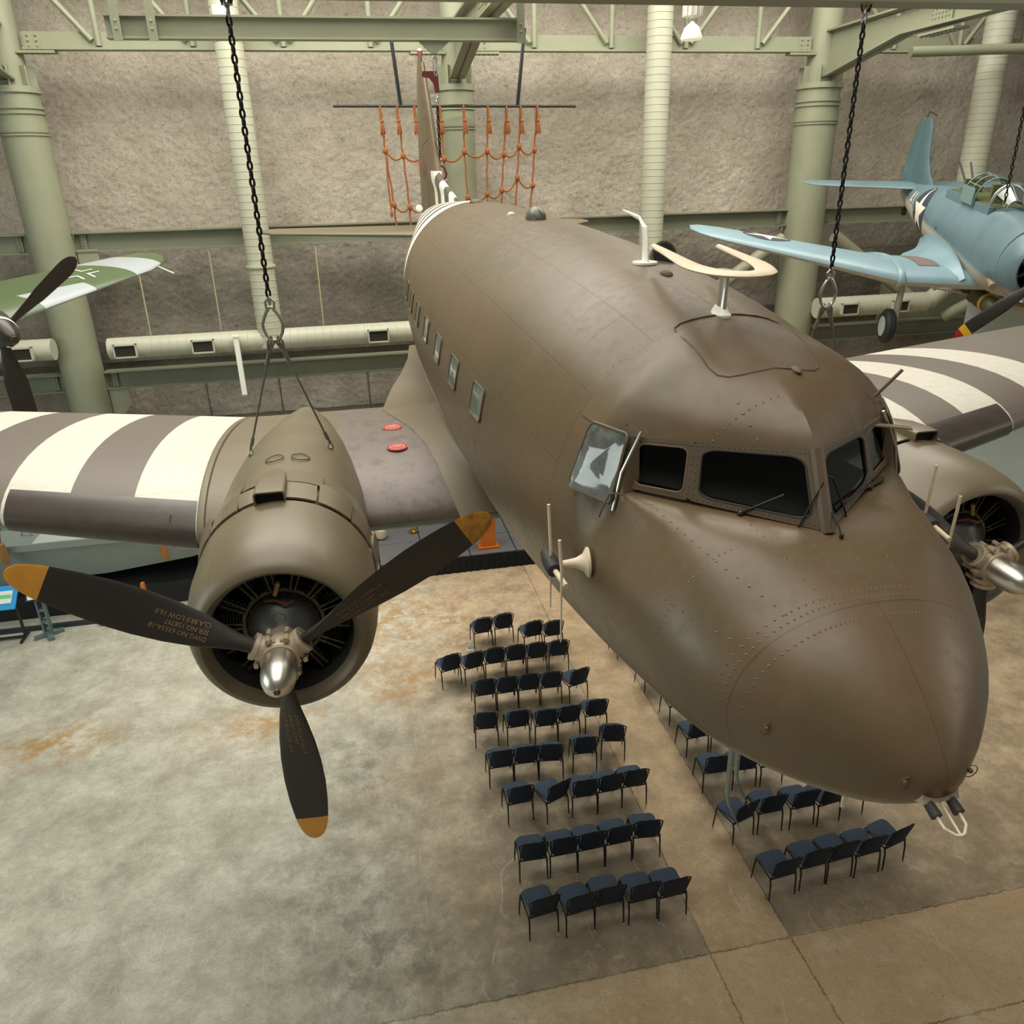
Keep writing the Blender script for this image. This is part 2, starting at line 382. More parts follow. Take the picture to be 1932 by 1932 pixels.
for nm,sz,st in (('lumps',.12,.10),('swells',.8,.14)):
    tx=D.textures.new(nm,'CLOUDS'); tx.noise_scale=sz; tx.noise_depth=4; dm=wl.modifiers.new(nm,'DISPLACE'); dm.texture=tx; dm.strength=st; dm.mid_level=.5; dm.texture_coords='LOCAL'
mb=MB(); mb.box((6,27.0,9.5),(64,.4,19))
o=bob(mb,'wall_outer',m,0,0,0,smooth=0); o['kind']='structure'
# a dark ledge (recess) at the foot of the sprayed panels
STEEL=mat('green_painted_steel',(142,145,121),.5,0,.08,1.5)
STEEL2=mat('green_painted_girt',(122,125,104),.5,0,.1,1.2)
DUCT=mat('pale_duct_paint',(182,183,162),.45,0,.05,1)
ROCK=mat('rough_dark_concrete',(104,98,88),.95,0,.35,3,bump=1,bscale=12)
mb=MB(); mb.box((6,26.35,4.9),(64,.35,.55)); o=bob(mb,'trim_1',ROCK,0,0,0,smooth=0); o['kind']='structure'
SEAM=mat('panel_joint',(84,78,68),.9)
def column(u,r,label):
    t=bemp('steel_column',u,25,0,label=label,cat='column',group='tubular steel columns against the back wall')
    mb=MB(); mb.cyl((0,0,0),(0,0,12.0),r,seg=40); mb.build('shaft',STEEL,t)
    for z0,z1,rr in ((11.93,12.08,1.1),(11.56,11.62,1.07),(11.44,11.49,1.07),(11.02,11.06,1.06),(11.0,11.24,1.05),(10.93,10.97,1.06)):
        mb=MB(); mb.cyl((0,0,z0),(0,0,z1),r*rr,seg=40); mb.build('collar_band',STEEL,t)
    mb=MB(); mb.cyl((0,0,12.05),(0,0,19),r*.72,seg=32); mb.build('upper_shaft',STEEL,t)
    for kx in range(8):
        a=kx*PI/4+.2; mb=MB(); mb.box((math.cos(a)*r*.86,math.sin(a)*r*.86,12.3),(r*.32,.05,.5),Euler((0,0,a))); mb.build('gusset_plate',STEEL,t)
column(-8.02,.57,'pale green steel column nearest the left edge')
column(3.54,.50,'pale green steel column behind the rope net')
column(14.97,.64,'pale green steel column behind the right-hand chain')
def ibeam(mb,x0,x1,y,z0,z1,wf=.3,tf=.035):
    zc=(z0+z1)/2; L=x1-x0; xc=(x0+x1)/2
    mb.box((xc,y,z0+tf/2),(L,wf,tf)); mb.box((xc,y,z1-tf/2),(L,wf,tf)); mb.box((xc,y,zc),(L,.03,z1-z0-2*tf))
def girt(u0,u1,z0,z1,lab,v=25.15):
    L=u1-u0; mb=MB(); ibeam(mb,0,L,0,z0,z1,.42)
    t=bemp('wall_girt',u0,v,0,label=lab,cat='beam',group='horizontal wall girts'); mb.build('beam',STEEL2,t)
    for x in (.25,L-.25):
        mb=MB(); mb.box((x,-.05,(z0+z1)/2),(.14,.08,(z1-z0)*.8))
        for q in range(5): mb.sphere((x,-.11,z0+(z1-z0)*(.2+.15*q)),.022,6,4)
        mb.build('end_plate',STEEL2,t)
    return t
girt(-14,-8.6,7.98,8.5,'upper green wall beam left of the leftmost column')
girt(-7.45,3.0,7.98,8.5,'upper green wall beam between left and middle columns')
girt(4.1,14.35,7.95,8.45,'upper green wall beam between middle and right columns')
girt(15.6,26,7.95,8.45,'upper green wall beam right of the right column')
girt(-14,-8.6,4.05,4.58,'lower green wall beam left of the leftmost column')
girt(-7.45,3.0,4.05,4.58,'lower green wall beam between left and middle columns')
girt(4.1,14.35,4.05,4.58,'lower green wall beam between middle and right columns')
girt(15.6,24,4.05,4.58,'lower green wall beam behind the blue plane wheel')
# gussets where girts meet the columns
for (u,z,l) in ((-7.1,3.75,'lower'),(-7.1,7.75,'upper')):
    mb=MB(); poly=[(0,0),(.55,0),(.55,-.5),(.3,-.75),(0,-.75)]
    mb.prism(poly,lambda x,z_:(x,-.03,z_),lambda x,z_:(x,.03,z_)); o=bob(mb,'gusset_plate',STEEL,u-.31,25.0,z+.3,smooth=0)
    tag(o,f'flat green gusset plate under the {l} beam at the leftmost column','plate')
# diagonal braces at the right column
for (p,q,l) in (((14.05,24.6,7.6),(10.2,24.6,5.0),'green pipe brace sloping down left of the right column'),((15.9,24.6,7.6),(19.9,24.6,4.95),'green pipe brace sloping down to right of the right column')):
    mb=MB(); mb.cyl((0,0,0),(q[0]-p[0],0,q[2]-p[2]),.2,seg=20); o=bob(mb,'pipe_brace',STEEL,p[0],p[1],p[2]); tag(o,l,'brace',None)
mb=MB(); mb.box((0,0,0),(3.6,.1,2.0)); o=bob(mb,'steel_plate',STEEL2,20.5,25.6,5.5,smooth=0); tag(o,'wide green steel plate behind the blue plane wheel','plate')
mb=MB(); mb.cyl((0,0,0),(1.1,-1.4,1.2),.2,seg=20); o=bob(mb,'pipe_brace',STEEL,20.3,24.2,4.8); tag(o,'short green pipe brace by the railing end','brace')
# roof trusses along the wall
def truss(u0,u1,dirs,lab):
    t=bemp('roof_truss',u0,24.9,0,label=lab,cat='truss',group='roof trusses along the back wall'); L=u1-u0
    mb=MB(); mb.box((L/2,0,13.11),(L-1.0,.06,.42)); mb.box((L/2,0,12.93),(L-1.0,.34,.05)); mb.build('bottom_chord',STEEL,t)
    mb=MB(); mb.box((L/2,0,15.7),(L-.6,.3,.4)); mb.build('top_chord',STEEL,t)
    n=5; s=L/n
    for i in range(1,n):
        mb=MB(); mb.cyl((i*s,-.06,13.0),(i*s,-.06,15.6),.075,seg=12); mb.build('web_member',STEEL,t)
    for i,d in enumerate(dirs):
        x0=i*s+.15;x1=(i+1)*s-.15
        mb=MB(); mb.cyl(((x1 if d>0 else x0),-.07,13.12),((x0 if d>0 else x1),-.07,15.6),.07,seg=12); mb.build('web_member',STEEL,t)
    for x in (.75,L-.75):
        mb=MB(); mb.box((x,-.04,13.12),(.4,.03,.38))
        for q in range(6): mb.sphere((x-.1+.2*(q%2),-.07,13.0+.12*(q//2)),.03,6,4)
        mb.box((x,-.02,12.86),(1.0,.3,.06)); 
        for q in range(8): mb.sphere((x-.45+.13*q,-.1,12.82),.03,6,4)
        mb.build('splice_plate',STEEL,t)
truss(-19.5,-8.02,(1,1,-1,-1,-1),'green roof truss left of the leftmost column')
truss(-8.02,3.54,(1,1,1,-1,-1),'green roof truss between left and middle columns')
truss(3.54,14.97,(1,1,1,-1,-1),'green roof truss between middle and right columns')
truss(14.97,26.4,(1,1,-1,-1,-1),'green roof truss right of the right column')
# haunched roof girders coming towards the viewer
def girder(u,lab):
    mb=MB(); prof=[(24.6,12.2),(21.1,12.83),(5,12.75),(5,13.55),(21.1,13.3),(24.6,13.45)]
    mb.prism(prof,lambda v,z:(-.03,v-24.6,z),lambda v,z:(.03,v-24.6,z))
    for a,c in ((0,1),(1,2)):
        (v0,z0),(v1,z1)=prof[a],prof[c]; mb.prism([(v0,z0),(v1,z1),(v1,z1+.05),(v0,z0+.05)],lambda v,z:(-.22,v-24.6,z),lambda v,z:(.22,v-24.6,z))
    (v0,z0),(v1,z1)=prof[4],prof[5]; mb.prism([(5,13.5),(24.6,13.42),(24.6,13.47),(5,13.55)],lambda v,z:(-.22,v-24.6,z),lambda v,z:(.22,v-24.6,z))
    t=bemp('roof_girder',u,24.6,0,label=lab,cat='girder',group='haunched roof girders'); mb.build('girder_web',STEEL,t,smooth=20)
    mb=MB(); mb.box((-.06,-4.9,13.05),(.06,.7,.42))
    for q in range(24): mb.sphere((-.1,-5.15+.12*(q%6),12.9+.1*(q//6)),.025,6,4)
    mb.build('bolt_plate',STEEL,t)
    mb=MB(); mb.box((0,-4.9,12.68),(.44,1.3,.05))
    for q in range(9): mb.sphere((-.15,-5.45+.14*q,12.64),.035,6,4)
    mb.build('splice_plate',STEEL,t)
girder(14.97,'green haunched girder leaving the top of the right column')
girder(3.54,'green haunched girder leaving the top of the middle column')
girder(-8.02,'green haunched girder at the top left corner')
mb=MB(); mb.cyl((0,0,0),(9,-1.2,.1),.14,seg=16); o=bob(mb,'pipe_strut',STEEL,16.9,23.5,12.75); tag(o,'slim green pipe running level at the top right','pipe')
# crane beam over the tail and long beam overhead
t=bemp('hoist_beam',-4.0,18.2,0,label='green steel beam hung level above the tail fin',cat='beam')
mb=MB(); ibeam(mb,0,8.0,0,12.2,12.6,.26); mb.build('beam',STEEL,t)
for x in (.22,.85,7.95):
    mb=MB(); mb.box((x,-.16,12.95),(.16,.02,1.6)); mb.sphere((x,-.18,12.35),.025,6,4); mb.sphere((x,-.18,12.48),.025,6,4); mb.build('hanger_strap',STEEL,t)
mb=MB(); mb.prism([(5.85,12.2),(6.5,12.2),(6.22,11.98),(6.12,11.98)],lambda x,z:(x,-.03,z),lambda x,z:(x,.03,z)); mb.build('hanger_bracket',STEEL,t)
t=bemp('hoist_beam',-8,7.57,0,label='long green beam running along the very top edge',cat='beam')
mb=MB(); ibeam(mb,0,19,0,10.99,11.4,.3); mb.build('beam',STEEL,t)
# ducts
def duct_v(u,z0,z1,r,lab,v=24.15):
    t=bemp('round_duct',u,v,0,label=lab,cat='duct'); mb=MB(); prof=[]; z=z0
    mb.cyl((0,0,z0),(0,0,z1),r,seg=32); mb.build('duct_run',DUCT,t); mb=MB()
    n=int((z1-z0)/.19)
    for i in range(1,n): zz=z0+i*.19; mb.lathe([(zz-.006,r),(zz-.003,r+.009),(zz+.003,r+.009),(zz+.006,r)],(0,0,0),(0,0,1),28)
    o=mb.build('duct_seams',DUCT,t); o['kind']='stuff'
    for zz in (7.45,):
        if z0<zz<z1: mb=MB(); mb.cyl((0,0,zz),(0,0,zz+.06),r+.05,seg=32); mb.build('duct_flange',DUCT,t)
    return t
duct_v(-2.42,5.2,19,.36,'pale round duct dropping down behind the left chain')
duct_v(9.3,5.2,19,.36,'pale round duct between the middle and right columns')
duct_v(20.3,6.2,19,.42,'pale round duct at the top right behind the blue plane')
VENT=mat('dark_grille',(62,60,52),.7)
def duct_h(u0,u1,z,r,vents,lab,v=24.15):
    t=bemp('round_duct',u0,v,z,label=lab,cat='duct'); L=u1-u0; mb=MB(); mb.cyl((0,0,0),(L,0,0),r,seg=28); mb.build('duct_run',DUCT,t)
    mb=MB(); n=int(L/.24)
    for i in range(1,n): x=i*.24; mb.lathe([(x-.006,r),(x-.003,r+.008),(x+.003,r+.008),(x+.006,r)],(0,0,0),(1,0,0),24)
    o=mb.build('duct_seams',DUCT,t); o['kind']='stuff'
    for x in vents:
        a=math.radians(-20); mb=MB(); 
        for dx,dz,sx_,sz in ((0,.17,.62,.04),(0,-.17,.62,.04),(-.29,0,.04,.38),(.29,0,.04,.38)): mb.box((x+dx,-r-.04,dz-.03),(sx_,.14,sz))
        f=mb.build('vent_frame',DUCT,t,smooth=0)
        mb=MB(); mb.box((x,-r-.03,-.03),(.56,.05,.32)); 
        for q in range(14): mb.box((x-.26+.04*q,-r-.07,-.03),(.008,.03,.31))
        mb.build('vent_grille',VENT,f,smooth=0)
duct_h(-6.9,3.2,5.40,.30,(.6,3.3,7.75) if False else (.5,2.6,7.6),'long pale duct with three vents behind the left wing')
duct_h(-12,-8.35,5.48,.30,(2.9,),'short pale duct with one vent at the left edge')
duct_h(15.3,19.4,5.35,.33,(1.0,2.9),'pale duct with two vents right of the right column')
mb=MB(); mb.tube([(0,0,0),(.7,0,.1),(1.2,0,.5),(1.5,0,1.1)],.3,20); o=bob(mb,'duct_elbow',DUCT,18.9,24.15,5.3); tag(o,'pale curved duct elbow behind the landing gear leg','duct')
# thin pale strips on the wall (conduit)
CON=mat('pale_conduit',(176,172,138),.6)
for i,u in enumerate((-5.9,-3.9,-.9)):
    mb=MB(); mb.cyl((0,0,5.6),(.02,0,7.9),.02,seg=6); o=bob(mb,'wall_conduit',CON,u,24.9,0); tag(o,f'{ordinal(i)} thin pale vertical conduit from left on the lower wall','conduit',None)
for i,u in enumerate((-4.9,-2.6,.3,2.4)):
    mb=MB(); mb.box((0,0,2.0),(.04,.03,4.0)); o=bob(mb,'wall_joint_strip',SEAM,u,26.47,0); tag(o,f'{ordinal(i)} dark vertical joint strip from left under the lower wall beam','joint strip')
# fluorescent tube fixture hung on end
WHITE=mat('white_enamel',(236,234,222),.35)
GREYM=mat('grey_metal',(150,150,142),.4,.3)
t=bemp('strip_light',-3.36,23.72,3.9,label='long white strip fixture hanging on end left of the slings',cat='light fixture')
mb=MB(); mb.box((0,0,.85),(.14,.12,1.7)); mb.build('housing',WHITE,t); mb=MB(); mb.box((0,0,1.72),(.2,.16,.05)); mb.build('end_cap',WHITE,t); mb=MB(); mb.box((0,0,0),(.17,.18,.04)); mb.build('end_cap',GREYM,t)
mb=MB(); mb.box((.0,.07,1.5),(.05,.16,.05)); mb.build('wall_bracket',GREYM,t)
# high bay lamps
GLASS=mat('lamp_glass',(236,238,228),.15,0,coat=.5,emit=((255,250,225),.55))
def bay(u,v,z,lab):
    t=bemp('high_bay_lamp',u,v,z,label=lab,cat='lamp',group='high bay lamps')
    mb=MB(); mb.lathe([(.0,.19),(.02,.2),(.06,.195),(.2,.14),(.27,.05),(.3,.03)],(0,0,0),(0,0,1),24); mb.build('reflector',GLASS,t)
    mb=MB(); mb.lathe([(.36,.12),(.38,.17),(.58,.15),(.62,.06),(.85,.05),(1.6,.02)],(0,0,0),(0,0,1),20)
    for q in range(12): a=q*PI/6; mb.box((.16*math.cos(a),.16*math.sin(a),.48),(.06,.012,.2),Euler((0,0,a)))
    mb.build('ballast_housing',WHITE,t)
    mb=MB(); 
    for q in (-1,1): mb.tube([(q*.06,0,.26),(q*.09,0,.31),(q*.06,0,.38)],.008,6)
    mb.build('bracket',GREYM,t)
bay(6.8,16,11.93,'glass dome lamp left of the right-hand chain top'); bay(-2.05,20,12.5,'glass dome lamp partly hidden behind the left chain top')
# mezzanine wall and railing at right
MEZ=mat('blue_grey_paint',(176,190,192),.6,0,.04,.5); CAP=mat('tan_cap',(190,168,142),.6); RAIL=mat('grey_railing',(128,126,112),.5,.2)
mb=MB(); mb.box((2.6,-7.2,3.2),(5.2,16.4,6.4)); mw=bob(mb,'wall_right',MEZ,15.67,16.9,0,smooth=0); mw['kind']='structure'
mb=MB(); mb.box((.12,-7.2,6.45),(.35,16.4,.1)); o=bob(mb,'trim_2',CAP,15.67,16.9,0,smooth=0); o['kind']='structure'
t=bemp('guard_railing',15.75,18.9,6.5,label='grey railing of slim bars on the pale blue wall',cat='railing')
mb=MB(); mb.box((0,-5,.55),(.05,11,.05)); mb.build('top_rail',RAIL,t); mb=MB(); mb.box((0,-5,.05),(.04,11,.04)); mb.build('bottom_rail',RAIL,t)
for i in range(6): mb=MB(); mb.box((0,.4-2.1*i,.3),(.06,.06,.6)); mb.build('rail_post',RAIL,t)
mb=MB()
for i in range(90): mb.box((0,.35-.12*i,.3),(.015,.015,.5))
o=mb.build('balusters',RAIL,t,smooth=0); o['kind']='stuff'
t=bemp('guard_railing',17.2,25.9,6.5,label='grey railing behind the bomb of the blue plane',cat='railing')
mb=MB(); mb.box((2.5,0,.55),(5,.05,.05)); mb.build('top_rail',RAIL,t); mb=MB(); mb.box((2.5,0,-.35),(5,.05,.05)); mb.build('bottom_rail',RAIL,t)
mb=MB()
for i in range(42): mb.box((.05+.12*i,0,.1),(.015,.015,.9))
o=mb.build('balusters',RAIL,t,smooth=0); o['kind']='stuff'
# ------------------------------------------------------------------ stage, podium, brass pieces
CARP=mat('grey_carpet',(104,104,106),.95,0,.1,30); BLK=mat('black_cloth',(16,17,22),.9); GAP=mat('dark_gap',(34,34,34),.9)
t=bemp('stage_platform',.05,18.34,0,label='low stage of grey carpeted panels with black skirt',cat='stage')
us=[0,1.15,2.38,3.62,4.85,6.1]
for i in range(5):
    for j in range(3):
        mb=MB(); mb.box(((us[i]+us[i+1])/2,.05+1.22*j+.6,.42),(us[i+1]-us[i]-.03,1.2,.06)); mb.build('stage_panel',CARP,t,smooth=0)
mb=MB(); mb.box((3.05,1.85,.40),(6.1,3.6,.04)); mb.build('stage_frame',GAP,t,smooth=0)
mb=MB(); n=240
rg=[]
for z in (0,.4): rg.append([(6.1*i/n,.012-.035*abs(math.sin(i*.42+.6*math.sin(i*.21))),z) for i in range(n+1)])
mb.loft(rg,False); mb.build('pleated_skirt',BLK,t,solid=.01)
rg=[[(.012-.03*abs(math.sin(i*.5)),.02+3.6*i/120,z) for i in range(121)] for z in (0,.4)]
mb=MB(); mb.loft(rg,False); mb.build('pleated_skirt',BLK,t,solid=.01)
ORW=mat('orange_wood',(206,112,40),.4,0,.12,4); BRASS=mat('brass',(214,170,84),.25,.9); CREAM=mat('cream_shade',(226,214,186),.5)
t=bemp('podium',2.97,18.78,.45,label='orange wooden podium standing on the stage by the propeller tip',cat='podium')
mb=MB(); mb.box((0,0,.03),(.56,.36,.06)); mb.build('base_plate',ORW,t,smooth=0); mb=MB(); mb.box((0,.03,.55),(.40,.24,1.0)); mb.build('column',ORW,t,smooth=0)
mb=MB(); mb.box((.0,.04,1.1),(.60,.46,.05),Euler((.3,0,0))); mb.build('reading_top',ORW,t,smooth=0)
mb=MB(); mb.lathe([(0,.10),(.02,.13),(.05,.14),(.06,.05),(.12,.03),(.2,.03)],(0,0,0),(0,0,1),24); o=bob(mb,'brass_stand_base',BRASS,1.08,20.25,.45); tag(o,'small round brass base on the stage under the wing','stand base')
mb=MB(); mb.lathe([(0,.05),(.05,.12),(.16,.15),(.3,.15),(.36,.1)],(0,0,0),(0,0,1),24); o=bob(mb,'cream_pot',CREAM,.16,20.0,.45); tag(o,'small cream round pot at the left end of the stage','pot')
mb=MB(); mb.box((0,0,0),(.2,.16,.01)); mb.box((0,0,.06),(.18,.005,.12),Euler((.5,0,0))); o=bob(mb,'paper_card',WHITE,1.83,14.63,.012,smooth=0); tag(o,'white paper card on the floor beside the rear chairs','paper')
# ------------------------------------------------------------------ landing craft
NAVY=mat('naval_grey',(136,146,142),.55,0,.06,1.5); DECK=mat('light_naval_grey',(190,198,198),.55,0,.05,2); HULLB=mat('black_plinth',(22,24,26),.7)
t=bemp('landing_craft',-12.5,18.3,0,label='grey landing craft hull on a black plinth behind the left propeller',cat='boat')
def cr(x,y,z): return (x+12.5,y-18.3,z)
mb=MB(); rg=[]
for u,zb,ztop,yb in ((-14,.75,2.1,18.9),(-8.8,.86,2.05,18.75),(-6.5,.92,2.0,18.7),(-4.55,1.14,1.98,18.65),(-3.4,1.35,1.98,18.7),(-2.6,1.7,1.98,18.9)):
    rg.append([cr(u,18.3,ztop),cr(u,yb,zb),cr(u,21.6,zb),cr(u,22.0,ztop)])
mb.loft(rg,True); mb.build('hull',NAVY,t,smooth=20)
mb=MB(); mb.box(cr(-8.3,18.75,2.0),(11.4,.95,.06)); mb.build('side_deck',DECK,t,smooth=0)
mb=MB(); mb.box(cr(-8.3,18.28,1.97),(11.4,.06,.16)); mb.build('rub_rail',NAVY,t,smooth=0)
mb=MB(); mb.box(cr(-8.3,19.35,2.15),(11.4,.06,.5)); mb.build('coaming',NAVY,t,smooth=0)
mb=MB(); mb.box(cr(-8.3,18.262,1.5),(.1,.01,.28)); mb.build('bolt_plate',NAVY,t,smooth=0)
for u in (-8.2,-6.6):
    mb=MB(); mb.tube([cr(u-.08,18.9,2.04),cr(u-.05,18.9,2.14),cr(u+.15,18.85,2.14),cr(u+.18,18.85,2.04)],.02,8); mb.build('deck_cleat',GREYM,t)
t=bemp('display_plinth',-14,18.0,0,label='long black plinth under the grey landing craft',cat='plinth')
mb=MB(); mb.box((6.8,2.2,.3),(13.4,3.4,.6)); mb.build('plinth_body',HULLB,t,smooth=0); mb=MB(); mb.box((6.6,-.1,.05),(14,.1,.1)); mb.build('kick_rail',mat('dark_blue_grey',(44,54,60),.6),t,smooth=0)
ROPE=mat('fender_rope',(176,128,74),.9,0,.5,40,bump=1,bscale=60)
for (u,z,lab) in ((-8.42,1.95,'woven rope fender hanging at the left edge of the boat'),(-4.98,1.62,'woven rope fender hanging under the wing beside the cowling')):
    t=bemp('rope_fender',u,18.12,z,label=lab,cat='fender',group='rope fenders')
    mb=MB(); mb.lathe([(-.27,.03),(-.25,.08),(0,.10),(.23,.08),(.27,.04)],(0,0,0),(0,0,1),20); mb.build('fender_body',ROPE,t)
    mb=MB(); mb.tube([(0,0,.25),(.01,.1,.5 if u<-6 else .35),(-.05,.3,.5 if u<-6 else .4),(-.1,.6,.5 if u<-6 else .42)],.018,8); mb.build('lanyard',mat('brown_rope',(96,66,42),.9),t)
for (u,v,l) in ((-6.6,17.75,'orange wooden chock on the floor under the left propeller blade'),(-5.6,18.0,'orange wooden block behind the left propeller blade')):
    mb=MB(); mb.box((0,0,.14),(.1,.14,.28),taper=.8); o=bob(mb,'wooden_chock',ORW,u,v,0 if v<17.9 else .6,smooth=0); tag(o,l,'chock')
# signs
SBL=mat('sign_blue',(52,160,226),.4,0,.15,3); DKF=mat('dark_frame',(50,50,44),.5,.3); PAPER=mat('sign_white',(222,230,226),.5)
t=bemp('reader_rail_sign',-8.55,17.55,0,label='blue interpretive panel on a dark frame at the left edge',cat='sign')
mb=MB(); mb.box((-.1,0,1.1),(1.0,.62,.03),Euler((.62,0,0))); pn=mb.build('sign_panel',SBL,t,smooth=0)
mb=MB(); mb.box((.17,-.02,1.12),(.27,.32,.02),Euler((.62,0,0))); mb.build('picture',PAPER,pn,smooth=0)
mb=MB(); mb.box((.17,-.015,1.132),(.24,.10,.012),Euler((.62,0,0))); mb.build('green_band',mat('sign_green',(120,200,140),.5),pn,smooth=0)
for x in (-.55,.3): mb=MB(); mb.box((x,.05,.55),(.05,.05,1.1)); mb.build('leg',DKF,t,smooth=0); mb=MB(); mb.box((x,0,.03),(.05,.5,.05)); mb.build('foot',DKF,t,smooth=0)
mb=MB(); mb.box((-.12,.0,.06),(.9,.05,.05)); mb.build('crossbar',DKF,t,smooth=0)
TEAL=mat('teal_grey_paint',(100,120,120),.5)
t=bemp('tablet_stand',-7.72,17.55,0,label='slotted grey stand with a small white sloping panel',cat='sign stand')
for x in (-.07,.07): mb=MB(); mb.box((x,0,.55),(.035,.14,1.0)); mb.build('upright',TEAL,t,smooth=0)
for z in (.1,.4,.7,.98): mb=MB(); mb.box((0,0,z),(.11,.12,.06)); mb.build('spacer',TEAL,t,smooth=0)
mb=MB(); mb.box((0,0,.04),(.12,.62,.08),Euler((0,0,.5))); mb.build('foot',TEAL,t,smooth=0); mb=MB(); mb.box((0,0,.04),(.62,.12,.08),Euler((0,0,.5))); mb.build('foot',TEAL,t,smooth=0)
mb=MB(); mb.box((-.05,-.05,1.1),(.36,.28,.03),Euler((.5,0,.2))); p=mb.build('reading_panel',DKF,t,smooth=0); mb=MB(); mb.box((-.05,-.055,1.118),(.28,.24,.012),Euler((.5,0,.2))); mb.build('page',PAPER,p,smooth=0)
# ------------------------------------------------------------------ rope net behind the fin
NETR=mat('orange_rope',(150,88,40),.85,0,.25,30); BLKM=mat('black_metal',(34,36,36),.45,.3)
t=bemp('scramble_net',3.46,24.2,0,label='orange rope cargo net hanging from a black pole behind the fin',cat='net')
ox=3.46
R0=[(1.31,11.47),(1.77,11.47),(2.25,11.47),(2.96,11.46),(3.62,11.46),(4.31,11.45),(4.84,11.44),(5.25,11.44),(5.73,11.44)]
R1=[(1.36,10.39),(1.85,10.26),(2.44,10.28),(3.0,10.16),(3.59,10.34),(4.25,10.34),(4.74,10.25),(5.19,10.44),(5.64,10.34)]
R2=[(1.49,8.98),(1.93,8.91),(2.42,8.94),(3.05,9.03),(3.63,9.12),(4.21,9.2),(4.65,9.29),(5.12,9.62),(5.58,9.4)]
R3=[(1.51,8.22),(1.92,8.2),(2.45,8.1),(3.15,8.16),(3.71,8.14),(4.15,8.12),(4.59,8.11),(4.99,8.09),(5.41,8.08)]
mb=MB()
for i in range(9):
    pts=[(R[i][0]-ox,.02*math.sin(3*j+i),R[i][1]) for j,R in enumerate((R0,R1,R2,R3))]
    fin=[]
    for j in range(3):
        for q in range(6): s_=q/6; fin.append(tuple(pts[j][c]*(1-s_)+pts[j+1][c]*s_+(.012*math.sin(q*2+i) if c==0 else 0) for c in range(3)))
    fin.append(pts[3]); mb.tube(fin,.027,7)
mb.build('vertical_rope',NETR,t)
for RR in (R1,R2):
    mb=MB()
    for i in range(8):
        a,c=RR[i],RR[i+1]; mb.tube([(a[0]-ox+(c[0]-a[0])*q/8,-.02,a[1]+(c[1]-a[1])*q/8-.16*math.sin(PI*q/8)) for q in range(9)],.027,7)
    for a in RR: mb.sphere((a[0]-ox,-.02,a[1]),.075,8,6,(1,.8,1.2))
    mb.build('cross_rope',NETR,t)
mb=MB(); mb.tube([(1.38-ox,-.03,10.35),(1.36-ox,-.03,9.6),(1.4-ox,-.03,8.85)],.025,7); mb.sphere((1.4-ox,-.03,8.75),.06,8,6,(.8,.8,1.6)); mb.build('loose_rope_end',NETR,t)
for a in R0:
    mb=MB(); mb.tube([(a[0]-ox,.04,a[1]-.3),(a[0]-ox,0.05,a[1]),(a[0]-ox,0,a[1]+.05),(a[0]-ox,-.05,a[1]),(a[0]-ox+.02,-.05,a[1]-.4)],.028,7)
    
    for h_ in range(9): an=h_*.7; mb.tube([(a[0]-ox+.02,-.07,a[1]-.32),(a[0]-ox+.02+.05*math.cos(an),-.07+.05*math.sin(an),a[1]-.5),(a[0]-ox+.02+.06*math.cos(an),-.07+.05*math.sin(an),a[1]-.66-.05*math.sin(h_*3))],.016,5)
    mb.sphere((a[0]-ox+.02,-.06,a[1]-.34),.055,8,6); mb.build('rope_tassel',NETR,t)
mb=MB(); mb.cyl((.05-ox,0,11.52),(6.87-ox,0,11.46),.035,seg=10); pole=mb.build('net_pole',BLKM,t)
for x,x1 in ((1.86,1.72),(5.15,5.42)):
    mb=MB(); mb.tube([(x-ox,0,11.5),(x1-ox,.15,13.4)],.035,6); mb.tube([(x-ox+.05,0,11.5),(x1-ox+.05,.15,13.4)],.02,6); mb.build('hanging_strap',BLKM,t)
# ------------------------------------------------------------------ chains
CH=mat('black_chain',(30,29,27),.4,.7); SIL=mat('galvanised',(176,176,170),.3,.85); MAR=mat('maroon_paint',(92,34,30),.45)
def chain(name,u,v,z0,z1,pitch,wire,lab,silver=2):
    t=bemp(name,u,v,z0,label=lab,cat='chain'); mb=MB(); n=int((z1-z0)/pitch)
    for i in range(n):
        z=(i+.5)*pitch; L=pitch*1.45; wd=pitch*.62; pts=[]
        for q in range(14):
            a=2*PI*q/14; x=math.cos(a)*(wd/2-wire*.2); zz=math.sin(a)*(L/2-wire)
            pts.append((x,0,z+zz) if i%2 else (0,x,z+zz))
        c,s=math.cos(.5),math.sin(.5); pts=[(p[0]*c-p[1]*s,p[0]*s+p[1]*c,p[2]) for p in pts]
        mb.mat=1 if (i<1 or i>=n-silver) else 0
        mb.tube(pts,wire,6,True)
    mb.build('chain_links',[CH,SIL],t); return t
chain('hoist_chain',-.73,7.57,8.60,11.0,.066,.011,'black lifting chain in front of the left duct')
chain('hoist_chain',4.91,7.57,8.60,11.0,.066,.011,'black lifting chain in front of the right column')
chain('hoist_chain',2.2,18.4,9.95,11.3,.085,.014,'short black chain in front of the middle column')
